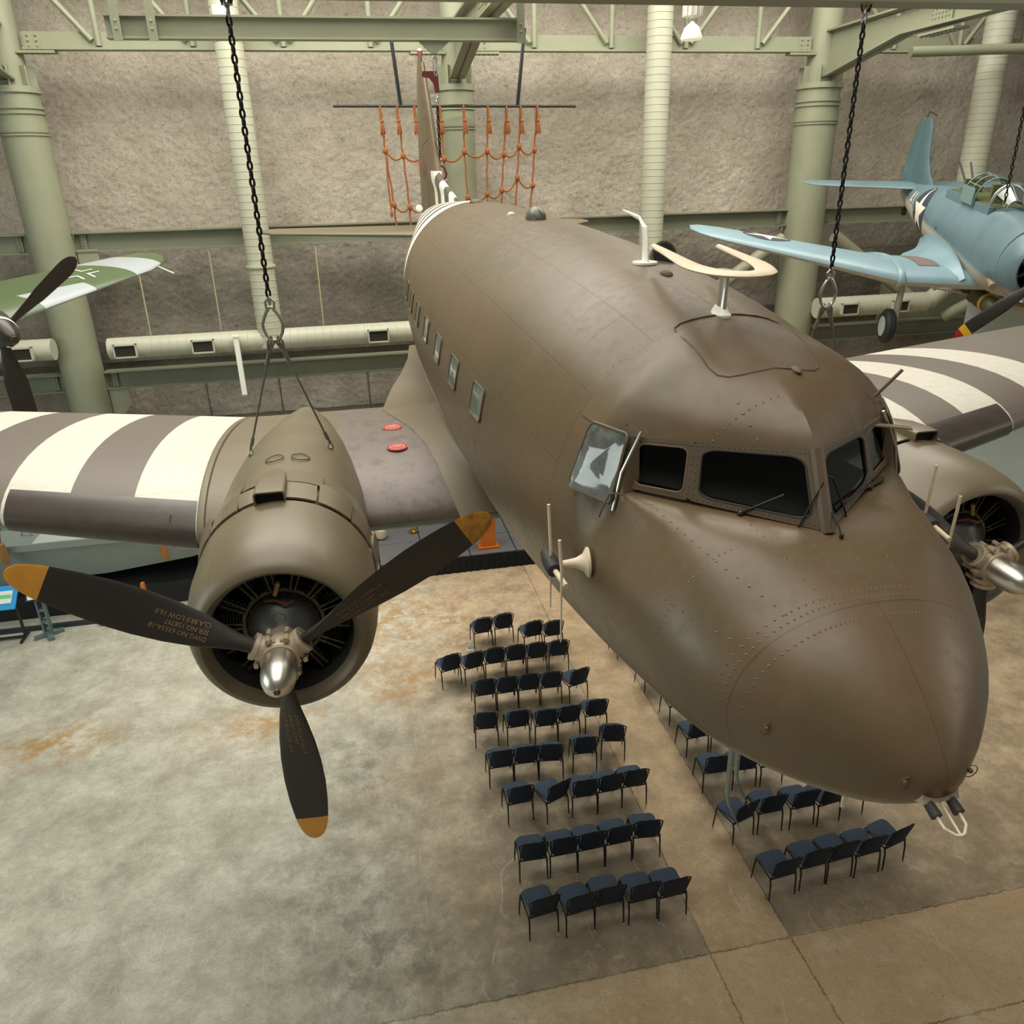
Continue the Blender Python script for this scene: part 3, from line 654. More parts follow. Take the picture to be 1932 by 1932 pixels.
# brown lifting plate and hook above it
t=bemp('lifting_plate',2.2,18.4,11.3,label='maroon lifting plate between beam and the short tail chain',cat='lifting plate')
mb=MB(); mb.prism([(-.30,.32),(-.27,.39),(.04,.39),(.06,0),(-.03,-.02),(-.06,.16),(-.14,.26),(-.27,.28)],lambda x,z:(x,-.015,z),lambda x,z:(x,.015,z)); mb.build('plate',MAR,t,smooth=0)
mb=MB(); mb.tube([(0,.0,.3),(-.03,0,.34),(-.03,0,.62),(0,0,.65),(.03,0,.62),(.03,0,.34)],.02,8,True); mb.build('shackle',SIL,t)
t=bemp('bow_shackle',2.2,18.4,9.6,label='maroon bow shackle hanging just in front of the tail fin',cat='shackle')
mb=MB(); mb.tube([(-.07,0,0),(-.12,0,.12),(-.08,0,.24),(0,0,.3),(.08,0,.24),(.12,0,.12),(.07,0,0)],.022,8); mb.build('bow',MAR,t); mb=MB(); mb.cyl((-.12,0,0),(.12,0,0),.025,seg=10); mb.build('pin',SIL,t)
mb=MB(); mb.tube([(0,0,0),(.02,0,-.5),(.0,0,-.75)],.012,6); mb.build('wire_tail',BLKM,t)
# shackles atop main chains
for u,lab in ((-.73,'silver shackle with maroon bow at the top of the left chain'),(4.91,'silver shackle with maroon bow at the top of the right chain')):
    t=bemp('top_shackle',u,7.57,10.93,label=lab,cat='shackle',group='top shackles')
    mb=MB(); mb.tube([(-.03,0,0),(-.05,0,.06),(0,0,.12),(.05,0,.06),(.03,0,0)],.013,8); mb.build('bow',MAR,t); mb=MB(); mb.cyl((-.045,0,0),(.045,0,0),.012,seg=8); mb.build('pin',SIL,t)
# sling sets: pear ring plus two wire ropes down to the nacelle
CAB=mat('wire_rope',(112,110,100),.45,.6)
RBODY=Matrix.Rotation(1.764,3,'Z')@Matrix.Rotation(-.031,3,'Y')@Matrix.Rotation(.001,3,'X'); TB=Vector((1.764,1.943,7.556))
def WB(x,y,z): return RBODY@Vector((x,y,z))+TB
for side,u,lab in ((1,-.73,'pear-shaped ring and two wire ropes above the left engine'),(-1,4.91,'pear-shaped ring and two wire ropes above the right engine')):
    t=bemp('lifting_sling',u,7.57,8.2,label=lab,cat='sling',group='lifting slings'); inv=(Matrix.Translation(B(u,7.57,8.2))@Matrix.Rotation(A11,4,'Z')).inverted()
    mb=MB(); pts=[]
    for q in range(20):
        a=2*PI*q/20; rr=.10 if math.sin(a)<0 else .10-.045*math.sin(a); pts.append((math.cos(a)*rr*.9,0,.22+math.sin(a)*.15))
    mb.tube(pts,.016,10,True); mb.build('pear_ring',SIL,t)
    mb=MB(); mb.tube([(-.03,0,.33),(-.04,0,.42),(0,0,.46),(.04,0,.42),(.03,0,.33)],.012,8); mb.build('shackle',SIL,t)
    for ye in (3.20,2.44):
        e=inv@WB(6.0,side*ye,-.52); top=Vector((.03*(1 if e.x>0 else -1),0,.08)); d=(e-top)
        mb=MB(); mb.tube([top,top+d*.5,e],.010,8); c=mb.build('wire_rope',CAB,t)
        mb=MB(); mb.tube([top+d*.14,top+d*.02+Vector((.03,0,0)),top+Vector((0,0,.03)),top+d*.02-Vector((.03,0,0)),top+d*.14],.012,8); mb.build('cable_thimble',CAB,c)
        mb=MB(); mb.cyl(top+d*.12,top+d*.22,.02,seg=10); mb.build('ferrule',CAB,c)
        mb=MB(); mb.cyl(top+d*.88,top+d*.95,.018,seg=10); mb.build('ferrule',CAB,c)
        mb=MB(); mb.tube([e+Vector((-.025,0,-.04)),e+Vector((0,0,.05)),e+Vector((.025,0,-.04))],.010,8); mb.box(e+Vector((0,0,-.05)),(.05,.03,.03)); mb.build('shackle',SIL,c)
# ------------------------------------------------------------------ chairs
SEATF=mat('navy_fabric',(62,76,94),.9,0,.15,60); BACKF=mat('dark_navy_fabric',(28,38,54),.85,0,.1,60); CFR=mat('dark_chair_frame',(34,40,38),.4,.5); TIP=mat('glide_tip',(190,190,180),.4)
def make_chair():
    t=empty('banquet_chair')
    W=.205
    def pad(outline,z0,th,bulge,mapf):
        mb=MB(); rg=[]
        for sc_,zz in ((.86,0),(.97,.12*th),(1,.5*th),(.97,.85*th),(.86,th),(.5,th+bulge),(.05,th+bulge*1.2)):
            rg.append([mapf(x*sc_,y*sc_,zz) for x,y in outline])
        mb.loft(rg); return mb
    so=[(x*(1+.12*(y/.21)) ,y) for x,y in rrect(.38,.42,.09,5)]
    pad(so,0,.05,.018,lambda x,y,z:(x,y+.235,.43+z+.012*(y/.2))).build('seat',SEATF,t)
    # back: narrow waist, arched top, leans backwards
    bo=[]
    for x,y in rrect(.37,.38,.07,6):
        wv=1+.05*(y/.2)-.10*max(0,y/.2-.3); 
        if y>.1: y+=.055*math.cos(x/.19*PI/2)
        bo.append((x*wv,y))
    def bm_(x,y,z): 
        h=.62+y; return (x,.03-(h-.43)*.27-z+.06*(x/.2)**2*.5,h)
    mbk=pad(bo,0,.028,.006,bm_); mbk.build('backrest',BACKF,t)
    pad([(x*.92,y*.9) for x,y in bo],0,.02,.012,lambda x,y,z:bm_(x,y,-z-.001)).build('back_cushion',SEATF,t)
    # back frame rails with chrome like tip
    mb=MB(); pts=[]
    for y in (-.2,-.1,0,.1,.16): pts.append(bm_(-.19*(1+.10*(y/.2))-.008,y,.012))
    for x in (-.12,0,.12): pts.append(bm_(x,.235+.01*math.cos(x*8),.012))
    for y in (.16,.1,0,-.1,-.2): pts.append(bm_(.19*(1+.10*(y/.2))+.008,y,.012))
    mb.tube(pts,.011,7); mb.build('back_frame',CFR,t)
    mb=MB(); mb.tube([bm_(-.05,.245,.014),bm_(0,.262,.016),bm_(.05,.245,.014)],.012,7); mb.build('hand_grip',TIP if False else CFR,t)
    mb=MB(); mb.tube([(-W,.03,.42),(-W,.40,.435),(-W+.03,.44,.43),(W-.03,.44,.43),(W,.40,.435),(W,.03,.42)],.011,7); mb.tube([(-W,.03,.42),(W,.03,.42)],.011,7); mb.build('seat_frame',CFR,t)
    for sx_ in (-1,1):
        mb=MB(); mb.tube([(sx_*W,.05,.43),(sx_*W,.02,.34),(sx_*.21,0,.01)],.0125,7,rr=[.013,.013,.010]); l=mb.build('leg',CFR,t); mb=MB(); mb.cyl((sx_*.21,0,0),(sx_*.21,0,.022),.013,seg=8); mb.build('foot_glide',TIP,l)
        mb=MB(); mb.tube([(sx_*W,.41,.43),(sx_*.215,.45,.01)],.0125,7,rr=[.013,.010]); l=mb.build('leg',CFR,t); mb=MB(); mb.cyl((sx_*.215,.45,0),(sx_*.215,.45,.022),.013,seg=8); mb.build('foot_glide',TIP,l)
    return t
CHAIRS=[
('left',1,[ (0.294,7.514,17.6),(0.795,7.541,16.6),(1.202,7.659,12.0),(1.675,7.698,12.9),(2.099,7.759,13.6) ]),
('left',2,[ (0.183,8.438,8.6),(0.636,8.521,11.5),(1.052,8.61,12.6),(1.474,8.707,12.6),(1.909,8.807,4.6) ]),
('left',3,[ (0.02,9.575,13.8),(0.622,9.638,31.1),(1.06,9.681,9.4),(1.48,9.787,13.4),(1.892,9.881,9.5) ]),
('left',4,[ (-0.291,10.41,10.2),(0.132,10.497,8.5),(0.558,10.539,1.4),(1.158,10.702,4.5),(1.683,10.997,-2.0) ]),
('left',5,[ (-0.563,11.428,5.8),(0.019,11.461,10.7),(0.529,11.468,8.1),(0.949,11.558,11.8),(1.466,11.719,10.6) ]),
('left',6,[ (-0.608,12.432,11.3),(-0.176,12.496,11.6),(0.245,12.57,9.5),(0.682,12.619,8.7),(1.229,12.698,26.0) ]),
('left',7,[ (-1.318,13.297,23.2),(-0.846,13.36,22.6),(-0.422,13.507,12.6),(0.01,13.596,9.5),(0.446,13.662,8.9),(0.902,13.736,6.9) ]),
('left',8,[ (-0.7,14.692,15),(-0.242,14.852,13),(0.396,14.504,18),(0.842,14.505,12) ]),
('right',1,[ (3.724,8.034,15.8),(4.213,8.194,14.6),(4.646,8.306,15.4),(5.084,8.39,15),(5.555,8.551,24) ]),
('right',2,[ (3.471,9.103,27.6),(3.925,9.242,11.6),(4.455,9.325,12.3),(4.902,9.386,17.4),(5.329,9.541,13.3) ]),
('right',3,[ (3.283,10.144,7.4),(3.795,10.203,9.2),(4.276,10.279,14.6) ]),
('right',4,[ (3.2,11.043,13.6),(3.65,11.153,16.0) ]),
('right',5,[ (3.073,11.946,14.1) ]),
('right',6,[ (2.771,12.967,16.6) ]),
('right',7,[ (2.39,14.199,17.2) ])]
ROWN={1:'nearest row',2:'second nearest row',3:'third nearest row',4:'fourth nearest row',5:'fifth nearest row',6:'sixth nearest row',7:'second farthest row',8:'farthest row'}
base=make_chair(); first=True
for blk,row,its in CHAIRS:
    for i,(x,y,a) in enumerate(its):
        if first: c=base; first=False
        else:
            c=base.copy(); COL.objects.link(c)
            for ch in list(base.children):
                d=ch.copy(); COL.objects.link(d); d.parent=c
                for g in ch.children:
                    e=g.copy(); COL.objects.link(e); e.parent=d
        c.location=(x,y,0); c.rotation_euler=(0,0,math.radians(a))
        if blk=='left': lab=f'navy padded chair, {ordinal(i)} from left in the {ROWN[row]} of the left block'
        elif len(its)==1: lab=f'navy padded chair half hidden by the fuselage, {ROWN[row] if row<7 else "farthest row"} of the right block'
        else: lab=f'navy padded chair, {ordinal(i)} from left in the {ROWN[row]} of the right block'
        tag(c,lab,'chair','navy banquet chairs set out in rows on the floor')
# ------------------------------------------------------------------ transport aircraft
ROT=RBODY.to_euler()
def olive_mat():
    m,k,b,tc,sx=base_mat('olive_drab_fuselage',.42); P=tc.outputs['Object']; X,Y,Z=sx.outputs
    a=k.noise(P,.8,5,.6,.35,.65); a2=k.noise(P,2.2,6,.65,.4,.7); a3=k.noise(P,14,5,.7,.45,.75)
    c=k.mix(a,lin((99,83,59)),lin((87,76,54))); c=k.mix(k.m('MULTIPLY',a2,.55),c,lin((106,78,57))); c=k.mix(k.m('MULTIPLY',a3,.22),c,lin((96,86,68)))
    ang=k.m('ARCTAN2',Z,Y); av=k.m('MULTIPLY',ang,1.22)
    cb=k.n('ShaderNodeCombineXYZ'); k.link(X,cb.inputs[0]); k.link(av,cb.inputs[1])
    br=k.n('ShaderNodeTexBrick'); k.link(cb.outputs[0],br.inputs['Vector']); br.inputs['Scale'].default_value=1; br.inputs['Brick Width'].default_value=1.9; br.inputs['Row Height'].default_value=.48; br.inputs['Mortar Size'].default_value=.004; br.inputs['Mortar Smooth'].default_value=.2
    br.offset=.37; br.squash=.8; br.squash_frequency=3
    far=k.m('GREATER_THAN',X,2.64)
    ln=k.m('MULTIPLY',br.outputs['Fac'],far)
    ring=k.m('MAXIMUM',k.m('LESS_THAN',k.m('ABSOLUTE',k.m('SUBTRACT',X,1.01)),.003),k.m('LESS_THAN',k.m('ABSOLUTE',k.m('SUBTRACT',X,2.64)),.004))
    cl=k.m('MULTIPLY',k.m('LESS_THAN',k.m('ABSOLUTE',Y),.0022),k.m('LESS_THAN',X,1.01)); ring=k.m('MAXIMUM',ring,cl)
    ln=k.m('MAXIMUM',ln,ring)
    # rivets
    def dots(a_,b_,p,r=.0065):
        f=k.m('MULTIPLY',k.m('SUBTRACT',k.m('FRACT',k.m('DIVIDE',b_,p)),.5),p)
        d=k.m('SQRT',k.m('ADD',k.m('POWER',a_,2),k.m('POWER',f,2)))
        return k.m('SUBTRACT',1,k.m('DIVIDE',d,r),clamp=True)
    nv=k.m('MULTIPLY',ang,.7)
    rv=None
    for xr,p in ((.955,.042),(1.04,.042),(1.075,.05),(1.42,.05),(1.9,.05),(2.6,.05),(2.68,.05)):
        q=dots(k.m('SUBTRACT',X,xr),nv if xr<1.2 else av,p); rv=q if rv is None else k.m('MAXIMUM',rv,q)
    # lengthwise rivet rows
    fr=k.m('MULTIPLY',k.m('SUBTRACT',k.m('FRACT',k.m('DIVIDE',nv,.26)),.5),.26)
    q=dots(fr,X,.055); q=k.m('MULTIPLY',q,k.m('MULTIPLY',k.m('GREATER_THAN',X,1.03),k.m('LESS_THAN',X,2.0))); rv=k.m('MAXIMUM',rv,q)
    fr=k.m('MULTIPLY',k.m('SUBTRACT',k.m('FRACT',k.m('ADD',k.m('DIVIDE',av,.48),.06)),.5),.48)
    q=dots(fr,X,.06,.005); q=k.m('MULTIPLY',q,k.m('MULTIPLY',far,.5)); rv=k.m('MAXIMUM',rv,q)
    c=k.mix(k.m('MULTIPLY',ln,.55),c,lin((62,54,42))); c=k.mix(k.m('MULTIPLY',rv,.35),c,lin((84,72,56)))
    # neutral grey belly with a soft wavy edge
    thr=k.m('MULTIPLY_ADD',X,-.12,-.33); thr=k.m('MAXIMUM',thr,-.8)
    e=k.m('DIVIDE',k.m('SUBTRACT',k.m('ADD',thr,k.m('MULTIPLY_ADD',a,.08,-.04)),Z),.10); e=k.m('ADD',e,.5,clamp=True)
    c=k.mix(e,c,lin((128,142,136)))
    # invasion bands round the rear fuselage
    s=k.m('DIVIDE',k.m('SUBTRACT',X,11.43),.61); inb=k.m('MULTIPLY',k.m('MULTIPLY',k.m('GREATER_THAN',s,0),k.m('LESS_THAN',s,9)),k.m('LESS_THAN',Z,1.72)); wh=k.m('LESS_THAN',k.m('MODULO',s,2),1)
    c=k.mix(k.m('MULTIPLY',inb,wh),c,lin((232,228,214))); c=k.mix(k.m('MULTIPLY',inb,k.m('SUBTRACT',1,wh)),c,lin((88,82,74)))
    k.link(c,b.inputs['Base Color'])
    hgt=k.m('SUBTRACT',k.m('MULTIPLY',rv,1.0),k.m('MULTIPLY',ln,.8)); hgt=k.m('ADD',hgt,k.m('MULTIPLY',k.noise(P,3.0,3,.5,None,None),1.6))
    bp=k.n('ShaderNodeBump'); bp.inputs['Strength'].default_value=.55; bp.inputs['Distance'].default_value=.005; k.link(hgt,bp.inputs['Height']); k.link(bp.outputs[0],b.inputs['Normal'])
    rr=k.m('MULTIPLY_ADD',a3,.14,.36); k.link(rr,b.inputs['Roughness'])
    return m
OL=olive_mat()
def paint(name,top,c2,dark=None,stripes=False,walk=False,rough=.5,under=(120,134,130)):
    m,k,b,tc,sx=base_mat(name,rough); P=tc.outputs['Object']; X,Y,Z=sx.outputs
    a=k.noise(P,1.2,6,.6,.35,.65); a3=k.noise(P,9,6,.7,.4,.75)
    c=k.mix(a,lin(top),lin(c2)); ay=k.m('ABSOLUTE',Y)
    if walk:
        wk=k.m('LESS_THAN',ay,2.38); sc_=k.noise(P,5,7,.75,.48,.66); dk=k.mix(sc_,lin((112,102,94)),lin((84,76,70))); c=k.mix(wk,c,dk)
    if stripes:
        s=k.m('DIVIDE',k.m('SUBTRACT',ay,3.74),.61); inb=k.m('MULTIPLY',k.m('GREATER_THAN',s,0),k.m('LESS_THAN',s,5)); wh=k.m('LESS_THAN',k.m('MODULO',s,2),1)
        c=k.mix(k.m('MULTIPLY',inb,wh),c,lin((208,204,191))); c=k.mix(k.m('MULTIPLY',inb,k.m('SUBTRACT',1,wh)),c,lin((104,95,86)))
    ln=k.m('MULTIPLY',k.m('LESS_THAN',k.m('ABSOLUTE',k.m('SUBTRACT',k.m('FRACT',k.m('DIVIDE',X,.93)),.5)),.004),.25)
    ln=k.m('MAXIMUM',ln,k.m('MULTIPLY',k.m('LESS_THAN',k.m('ABSOLUTE',k.m('SUBTRACT',k.m('FRACT',k.m('DIVIDE',Y,1.3)),.5)),.003),.25)); c=k.mix(ln,c,lin((70,62,52)))
    c=k.mix(k.m('MULTIPLY',a3,.16),c,lin((90,82,68)))
    sn=k.n('ShaderNodeSeparateXYZ'); k.link(tc.outputs['Normal'],sn.inputs[0]); un=k.m('LESS_THAN',sn.outputs[2],-.35)
    if under: c=k.mix(un,c,lin(under))
    k.link(c,b.inputs['Base Color'])
    bp=k.n('ShaderNodeBump'); bp.inputs['Strength'].default_value=.3; bp.inputs['Distance'].default_value=.01; k.link(k.noise(P,2.5,3,.5,None,None),bp.inputs['Height']); k.link(bp.outputs[0],b.inputs['Normal'])
    return m
OLP=paint('olive_drab_paint',(114,102,78),(104,95,74))
NACM=paint('faded_olive_cowling',(116,105,82),(106,96,76),under=(118,118,104),rough=.4)
WCM=paint('olive_inner_wing',(116,104,82),(106,96,76),walk=True)
WOM=paint('striped_outer_wing',(112,102,90),(106,98,88),stripes=True)
BOOT=mat('black_rubber_boot',(70,62,56),.35,0,.25,6); RUBB=mat('dark_rubber',(40,38,36),.6)
CREAMP=mat('cream_antenna_paint',(222,206,180),.5,0,.12,20); ALU=mat('bare_aluminium',(214,210,198),.33,1.0,.08,12); DARK=mat('cockpit_dark',(26,25,24),.8)
HUBM=mat('tan_hub_casting',(190,174,150),.45,.35,.2,18); BLD=mat('matt_black_blade',(46,41,37),.5,0,.1,6); YEL=mat('orange_yellow_tip',(222,156,58),.45,0,.12,10); YEL2=mat('scuffed_yellow_tip',(196,140,52),.5,0,.5,14)
STEN=mat('tan_stencil',(138,114,74),.8); REDC=mat('red_filler_cap',(188,72,60),.5,0,.15,30); FRM=mat('brown_window_frame',(92,78,60),.5,0,.1,10)
PANE=mat('floor_reflection_glass',(112,122,112),.12,0,.3,3,coat=.6,spec=.8)  # floor reflection painted into the opaque pane colour
PANE2=mat('painted_reflection_glass',(118,124,120),.08,0,.55,2.6,col2=(58,60,58),coat=.9,spec=.8)  # grey mottle paints streaky reflections into the opaque pane
def glass_mat():
    m=D.materials.new('windscreen_glass'); m.use_nodes=True; nt=m.node_tree; N=nt.nodes; N.clear(); o=N.new('ShaderNodeOutputMaterial'); tr=N.new('ShaderNodeBsdfTransparent'); gl=N.new('ShaderNodeBsdfGlossy'); mx=N.new('ShaderNodeMixShader'); fr=N.new('ShaderNodeFresnel')
    tr.inputs[0].default_value=(.62,.66,.62,1); gl.inputs[0].default_value=(.9,.9,.86,1); gl.inputs['Roughness'].default_value=.06; fr.inputs[0].default_value=1.35
    nt.links.new(fr.outputs[0],mx.inputs[0]); nt.links.new(tr.outputs[0],mx.inputs[1]); nt.links.new(gl.outputs[0],mx.inputs[2]); nt.links.new(mx.outputs[0],o.inputs[0]); return m
GLS=glass_mat()
AC=empty('transport_aircraft',TB,ROT,'large olive drab twin-engined transport aircraft hung nose towards the viewer','aircraft')
# hull surface lookup
def hy(x,z):
    zt=ZT2(x); zb=ZB(x); zc=zb+(zt-zb)*ZF(x); n=NU(x) if z>zc else 2.0; h=(zt-zc) if z>zc else (zc-zb)
    return WW(x)*(max(0,1-(abs(z-zc)/h)**n))**(1/n)*inset(x,z)
def hz(x,y):
    zt=ZT2(x); zb=ZB(x); lo=zb+(zt-zb)*ZF(x); hi=zt; y=abs(y)
    for i in range(22):
        mid=(lo+hi)/2
        if hy(x,mid)>y: lo=mid
        else: hi=mid
    return lo
zhull=hz
# fuselage
NA=160
def hullmesh():
    mb=MB(); rings=[[hull(x,2*PI*i/NA+PI/NA) for i in range(NA)] for x in STN]
    base=0
    for r in rings: mb.v.extend(r)
    def keep(ps):
        x=sum(p[0] for p in ps)/4; y=abs(sum(p[1] for p in ps)/4); z=sum(p[2] for p in ps)/4
        if 2.06<x<2.08 and z>.5 and y<.72: return False
        if 2.0<x<2.29 and z>.58 and y<.765: return False
        if 2.0<x<2.2 and z>.5 and y<.70: return False
        return True
    for i in range(len(STN)-1):
        for j in range(NA):
            a=i*NA+j;c=i*NA+(j+1)%NA; f=(a,c,c+NA,a+NA)
            if keep([mb.v[q] for q in f]): mb.face(f)
    n=len(STN)-1; mb.face([n*NA+j for j in range(NA)])
    return mb
hullmesh().build('fuselage',OL,AC,smooth=40,double=False)
# cockpit roof
mb=MB(); nt_=30; nv=14
for sd in (1,-1):
    rg=[]
    for i in range(nt_+1):
        t_=2.0*i/(nt_-2) if i<=nt_-2 else 2+.1*(i-nt_+2); rg.append([(lambda q:(q[0],sd*q[1],q[2]))(roofpt(t_,v/nv)) for v in range(nv+1)])
    mb.loft(rg,False)
mb.build('cockpit_roof',OL,AC,smooth=30,solid=.006)
# windscreen frame, bays and panes
def wp(t_,v,sd,off=0):
    s=sill(t_);b_=brow(t_); p=[s[i]+(b_[i]-s[i])*v for i in range(3)]
    return (p[0]-off,sd*p[1],p[2])
mb=MB(); panes=[]; rv=MB()
def bay_(t0,t1,sd,it0,it1):
    n=10; inner=[];outer=[]
    for (x,y) in rrect(1,1,.16,5):
        inner.append((it0+(it1-it0)*(x+.5),.075+.84*(y+.5)))
        m_=max(abs(x),abs(y)); outer.append((t0+(t1-t0)*(x/m_/2+.5),(y/m_/2+.5)*1.06-.03))
    b=len(mb.v); k_=len(inner)
    for t_,v in outer: mb.v.append(wp(t_,v,sd,.012))
    for t_,v in inner: mb.v.append(wp(t_,v,sd,.012))
    for i in range(k_): j=(i+1)%k_; mb.face((b+i,b+j,b+k_+j,b+k_+i))
    g=MB(); g.v=[wp(t_,v,sd,.006) for t_,v in inner]; g.face(list(range(k_))); panes.append((g,inner,sd))
    for i in range(22):
        f=(i+.5)/22; 
        for v in (.03,.97): rv.sphere(wp(t0+(t1-t0)*f,v,sd,.018),.0055,6,4)
    for i in range(7):
        f=.1+.8*i/6
        for tt in (t0+.025,t1-.03): rv.sphere(wp(tt,f,sd,.018),.0055,6,4)
for sd in (1,-1):
    bay_(0.03,1.0,sd,.10,.93); bay_(1.0,2.0,sd,1.09,1.92)
frm=mb.build('windscreen_frame',FRM,AC,smooth=30,solid=.012)
for v_ in (0,):
    for i in range(8): rv.sphere((1.44+.175*i/7-.012,.022*(1 if i%2 else -1),.45+.28*i/7),.006,6,4)
o=rv.build('frame_rivets',FRM,frm); o['kind']='stuff'
mb=MB(); mb.tube([(1.43,0,.42),(1.622,0,.775)],.034,8); mb.build('centre_post',FRM,frm)
for sd in (1,-1):
    s2,b2=sill(2),brow(2); mb=MB(); q=[(s2[0]-.012,sd*s2[1],s2[2]-.02),(b2[0]-.012,sd*b2[1],b2[2]+.01),(b2[0]+.03,sd*(hy(2.18,.70)+.004),.715),(2.085,sd*(hy(2.085,.47)+.006),.44)]
    mb.v=q; mb.face((0,1,2,3)); mb.build('corner_post',FRM,frm,solid=.008,smooth=0)
for g,inner,sd in panes: g.build('windscreen_pane',GLS,frm,smooth=0,recalc=False)
for g,inner,sd in panes:
    mb=MB(); mb.tube([wp(t_,v,sd,.016) for t_,v in inner],.006,6,True); mb.build('pane_seal',mat('brown_seal',(104,84,62),.6) if inner[0][0]>1.0 else RUBB,frm)
# dark cockpit interior
mb=MB(); mb.box((2.95,0,.40),(.03,1.4,1.0)); ci=mb.build('cockpit_interior',DARK,AC,smooth=0)
ra=[];rb=[]
for i in range(-20,21):
    t_=abs(i)/10; s_=sill(t_); sg=1 if i>=0 else -1; ra.append((s_[0]+.03,sg*s_[1]*.97,s_[2]+.022)); rb.append((2.35,sg*s_[1]*.97,.565))
mb=MB(); mb.loft([ra,rb],False); mb.build('glare_shield',DARK,ci)
for y in (.38,-.38):
    mb=MB(); mb.box((2.62,y,.35),(.10,.42,.7)); mb.box((2.42,y,.05),(.42,.42,.1)); mb.build('pilot_seat',mat('red_seat_cover',(150,40,44),.7) if y<0 else mat('seat_cloth',(70,64,52),.9),ci)
for y in (.34,-.34):
    mb=MB(); mb.tube([(2.1,y+.13*math.cos(a*PI/8),.36+.13*math.sin(a*PI/8)) for a in range(16)],.012,6,True); mb.build('control_wheel',RUBB,ci)
def side_pane(name,quad,sd,m,frame,r=.03,off=.032):
    """quad of (x,z): BL,BR,TR,TL, rounded, draped on the fuselage side"""
    def mp(a,c,o):
        x=quad[0][0]*(1-a)*(1-c)+quad[1][0]*a*(1-c)+quad[2][0]*a*c+quad[3][0]*(1-a)*c
        z=quad[0][1]*(1-a)*(1-c)+quad[1][1]*a*(1-c)+quad[2][1]*a*c+quad[3][1]*(1-a)*c
        return (x,sd*(hy(x,z)+o),z)
    out=[(x+.5,y+.5) for x,y in rrect(1,1,.13,5)]
    mb=MB(); n=7
    rg=[[mp(.5+(a-.5)*s_,.5+(c-.5)*s_,off) for a,c in out] for s_ in (1,.8,.6,.4,.2,.02)]
    mb.loft(rg,True,False,True); f=MB(); f.tube([mp(a,c,off) for a,c in out],.009,6,True); fr_=f.build(name+'_frame',frame,AC); p=mb.build(name+'_pane',m,fr_,smooth=60); return fr_
for sd in (1,-1):
    side_pane('side_window',[(2.075,.37),(2.37,.39),(2.39,.745),(2.13,.74)],sd,PANE2,FRM)
    for kx in range(7):
        x=4.32+.935*kx; side_pane('cabin_window',[(x-.17,.19),(x+.17,.19),(x+.17,.44),(x-.17,.44)],sd,PANE,FRM,off=.008)
    mb=MB(); mb.tube([(2.105,sd*(hy(2.1,.75)-.00),.76),(2.085,sd*(hy(2.09,.55)+.012),.55),(2.08,sd*(hy(2.09,.35)+.012),.34)],.010,8); mb.build('drip_strip',ALU,AC)
# roof hatch outline, lumps, exhaust scoop
def onroof(x,y,o=0): return (x,y,(hz(x,y) if x>2.6 else max(hz(max(x,2.1),y),0))+o)
def roofz(x,y):
    if x>=2.6: return hz(x,y)
    ay=abs(y); t_,v=ay/.72*2 if ay>.47 else ay/.475, .5
    t_=min(2,t_); dt,dv=.25,.25
    def cost(t_,v): q=roofpt(min(2,max(0,t_)),min(1,max(0,v))); return (q[0]-x)**2+(q[1]-ay)**2
    best=cost(t_,v)
    for it in range(60):
        moved=False
        for a,c in ((dt,0),(-dt,0),(0,dv),(0,-dv)):
            k_=cost(t_+a,v+c)
            if k_<best and -.001<=t_+a<=2.001 and -.001<=v+c<=1.001: best=k_; t_+=a; v+=c; moved=True
        if not moved: dt/=2; dv/=2
    return max(roofpt(min(2,max(0,t_)),min(1,max(0,v)))[2],hz(x,y) if x>2.42 else -9)
hp=[]
for (x,y) in ((2.085,0),(2.085,.08),(2.09,.17),(2.105,.24),(2.14,.285),(2.2,.305),(2.3,.315),(2.4,.322),(2.5,.327),(2.6,.33),(2.67,.315),(2.70,.27),(2.71,.2),(2.715,.1),(2.72,0)): hp.append((x,y))
full=hp+[(x,-y) for x,y in hp[-2:0:-1]]
mb=MB(); mb.tube([(x,y,roofz(x,y)+.002) for x,y in full],.0055,6,True); mb.build('roof_hatch_rim',mat('dark_hatch_rim',(66,56,44),.6),AC)
def lump(x,y,l,wd,h,m,name): mb=MB(); mb.sphere((x,y,roofz(x,y)),1,14,8,(l,wd,h)); mb.build(name,m,AC)
LUMP=mat('brown_fairing',(98,84,64),.5,0,.2,20)
lump(2.087,-.12,.055,.028,.018,LUMP,'roof_fairing'); lump(3.65,-.02,.07,.04,.03,LUMP,'roof_fairing'); lump(7.22,.05,.2,.11,.13,mat('dark_grey_blister',(86,84,74),.4),'roof_blister'); lump(7.9,.18,.05,.05,.04,CREAMP,'roof_light'); lump(10.9,.1,.16,.10,.05,mat('dark_brown_patch',(78,64,50),.6),'roof_fairing')
mb=MB(); mb.tube([(4.5,-.22,1.28),(4.2,-.22,1.37)],.09,14,rr=[.03,.10]); ex=mb.build('roof_vent',LUMP,AC); mb=MB(); mb.cyl((4.21,-.22,1.365),(4.19,-.22,1.37),.085,seg=14); mb.build('vent_opening',DARK,ex)
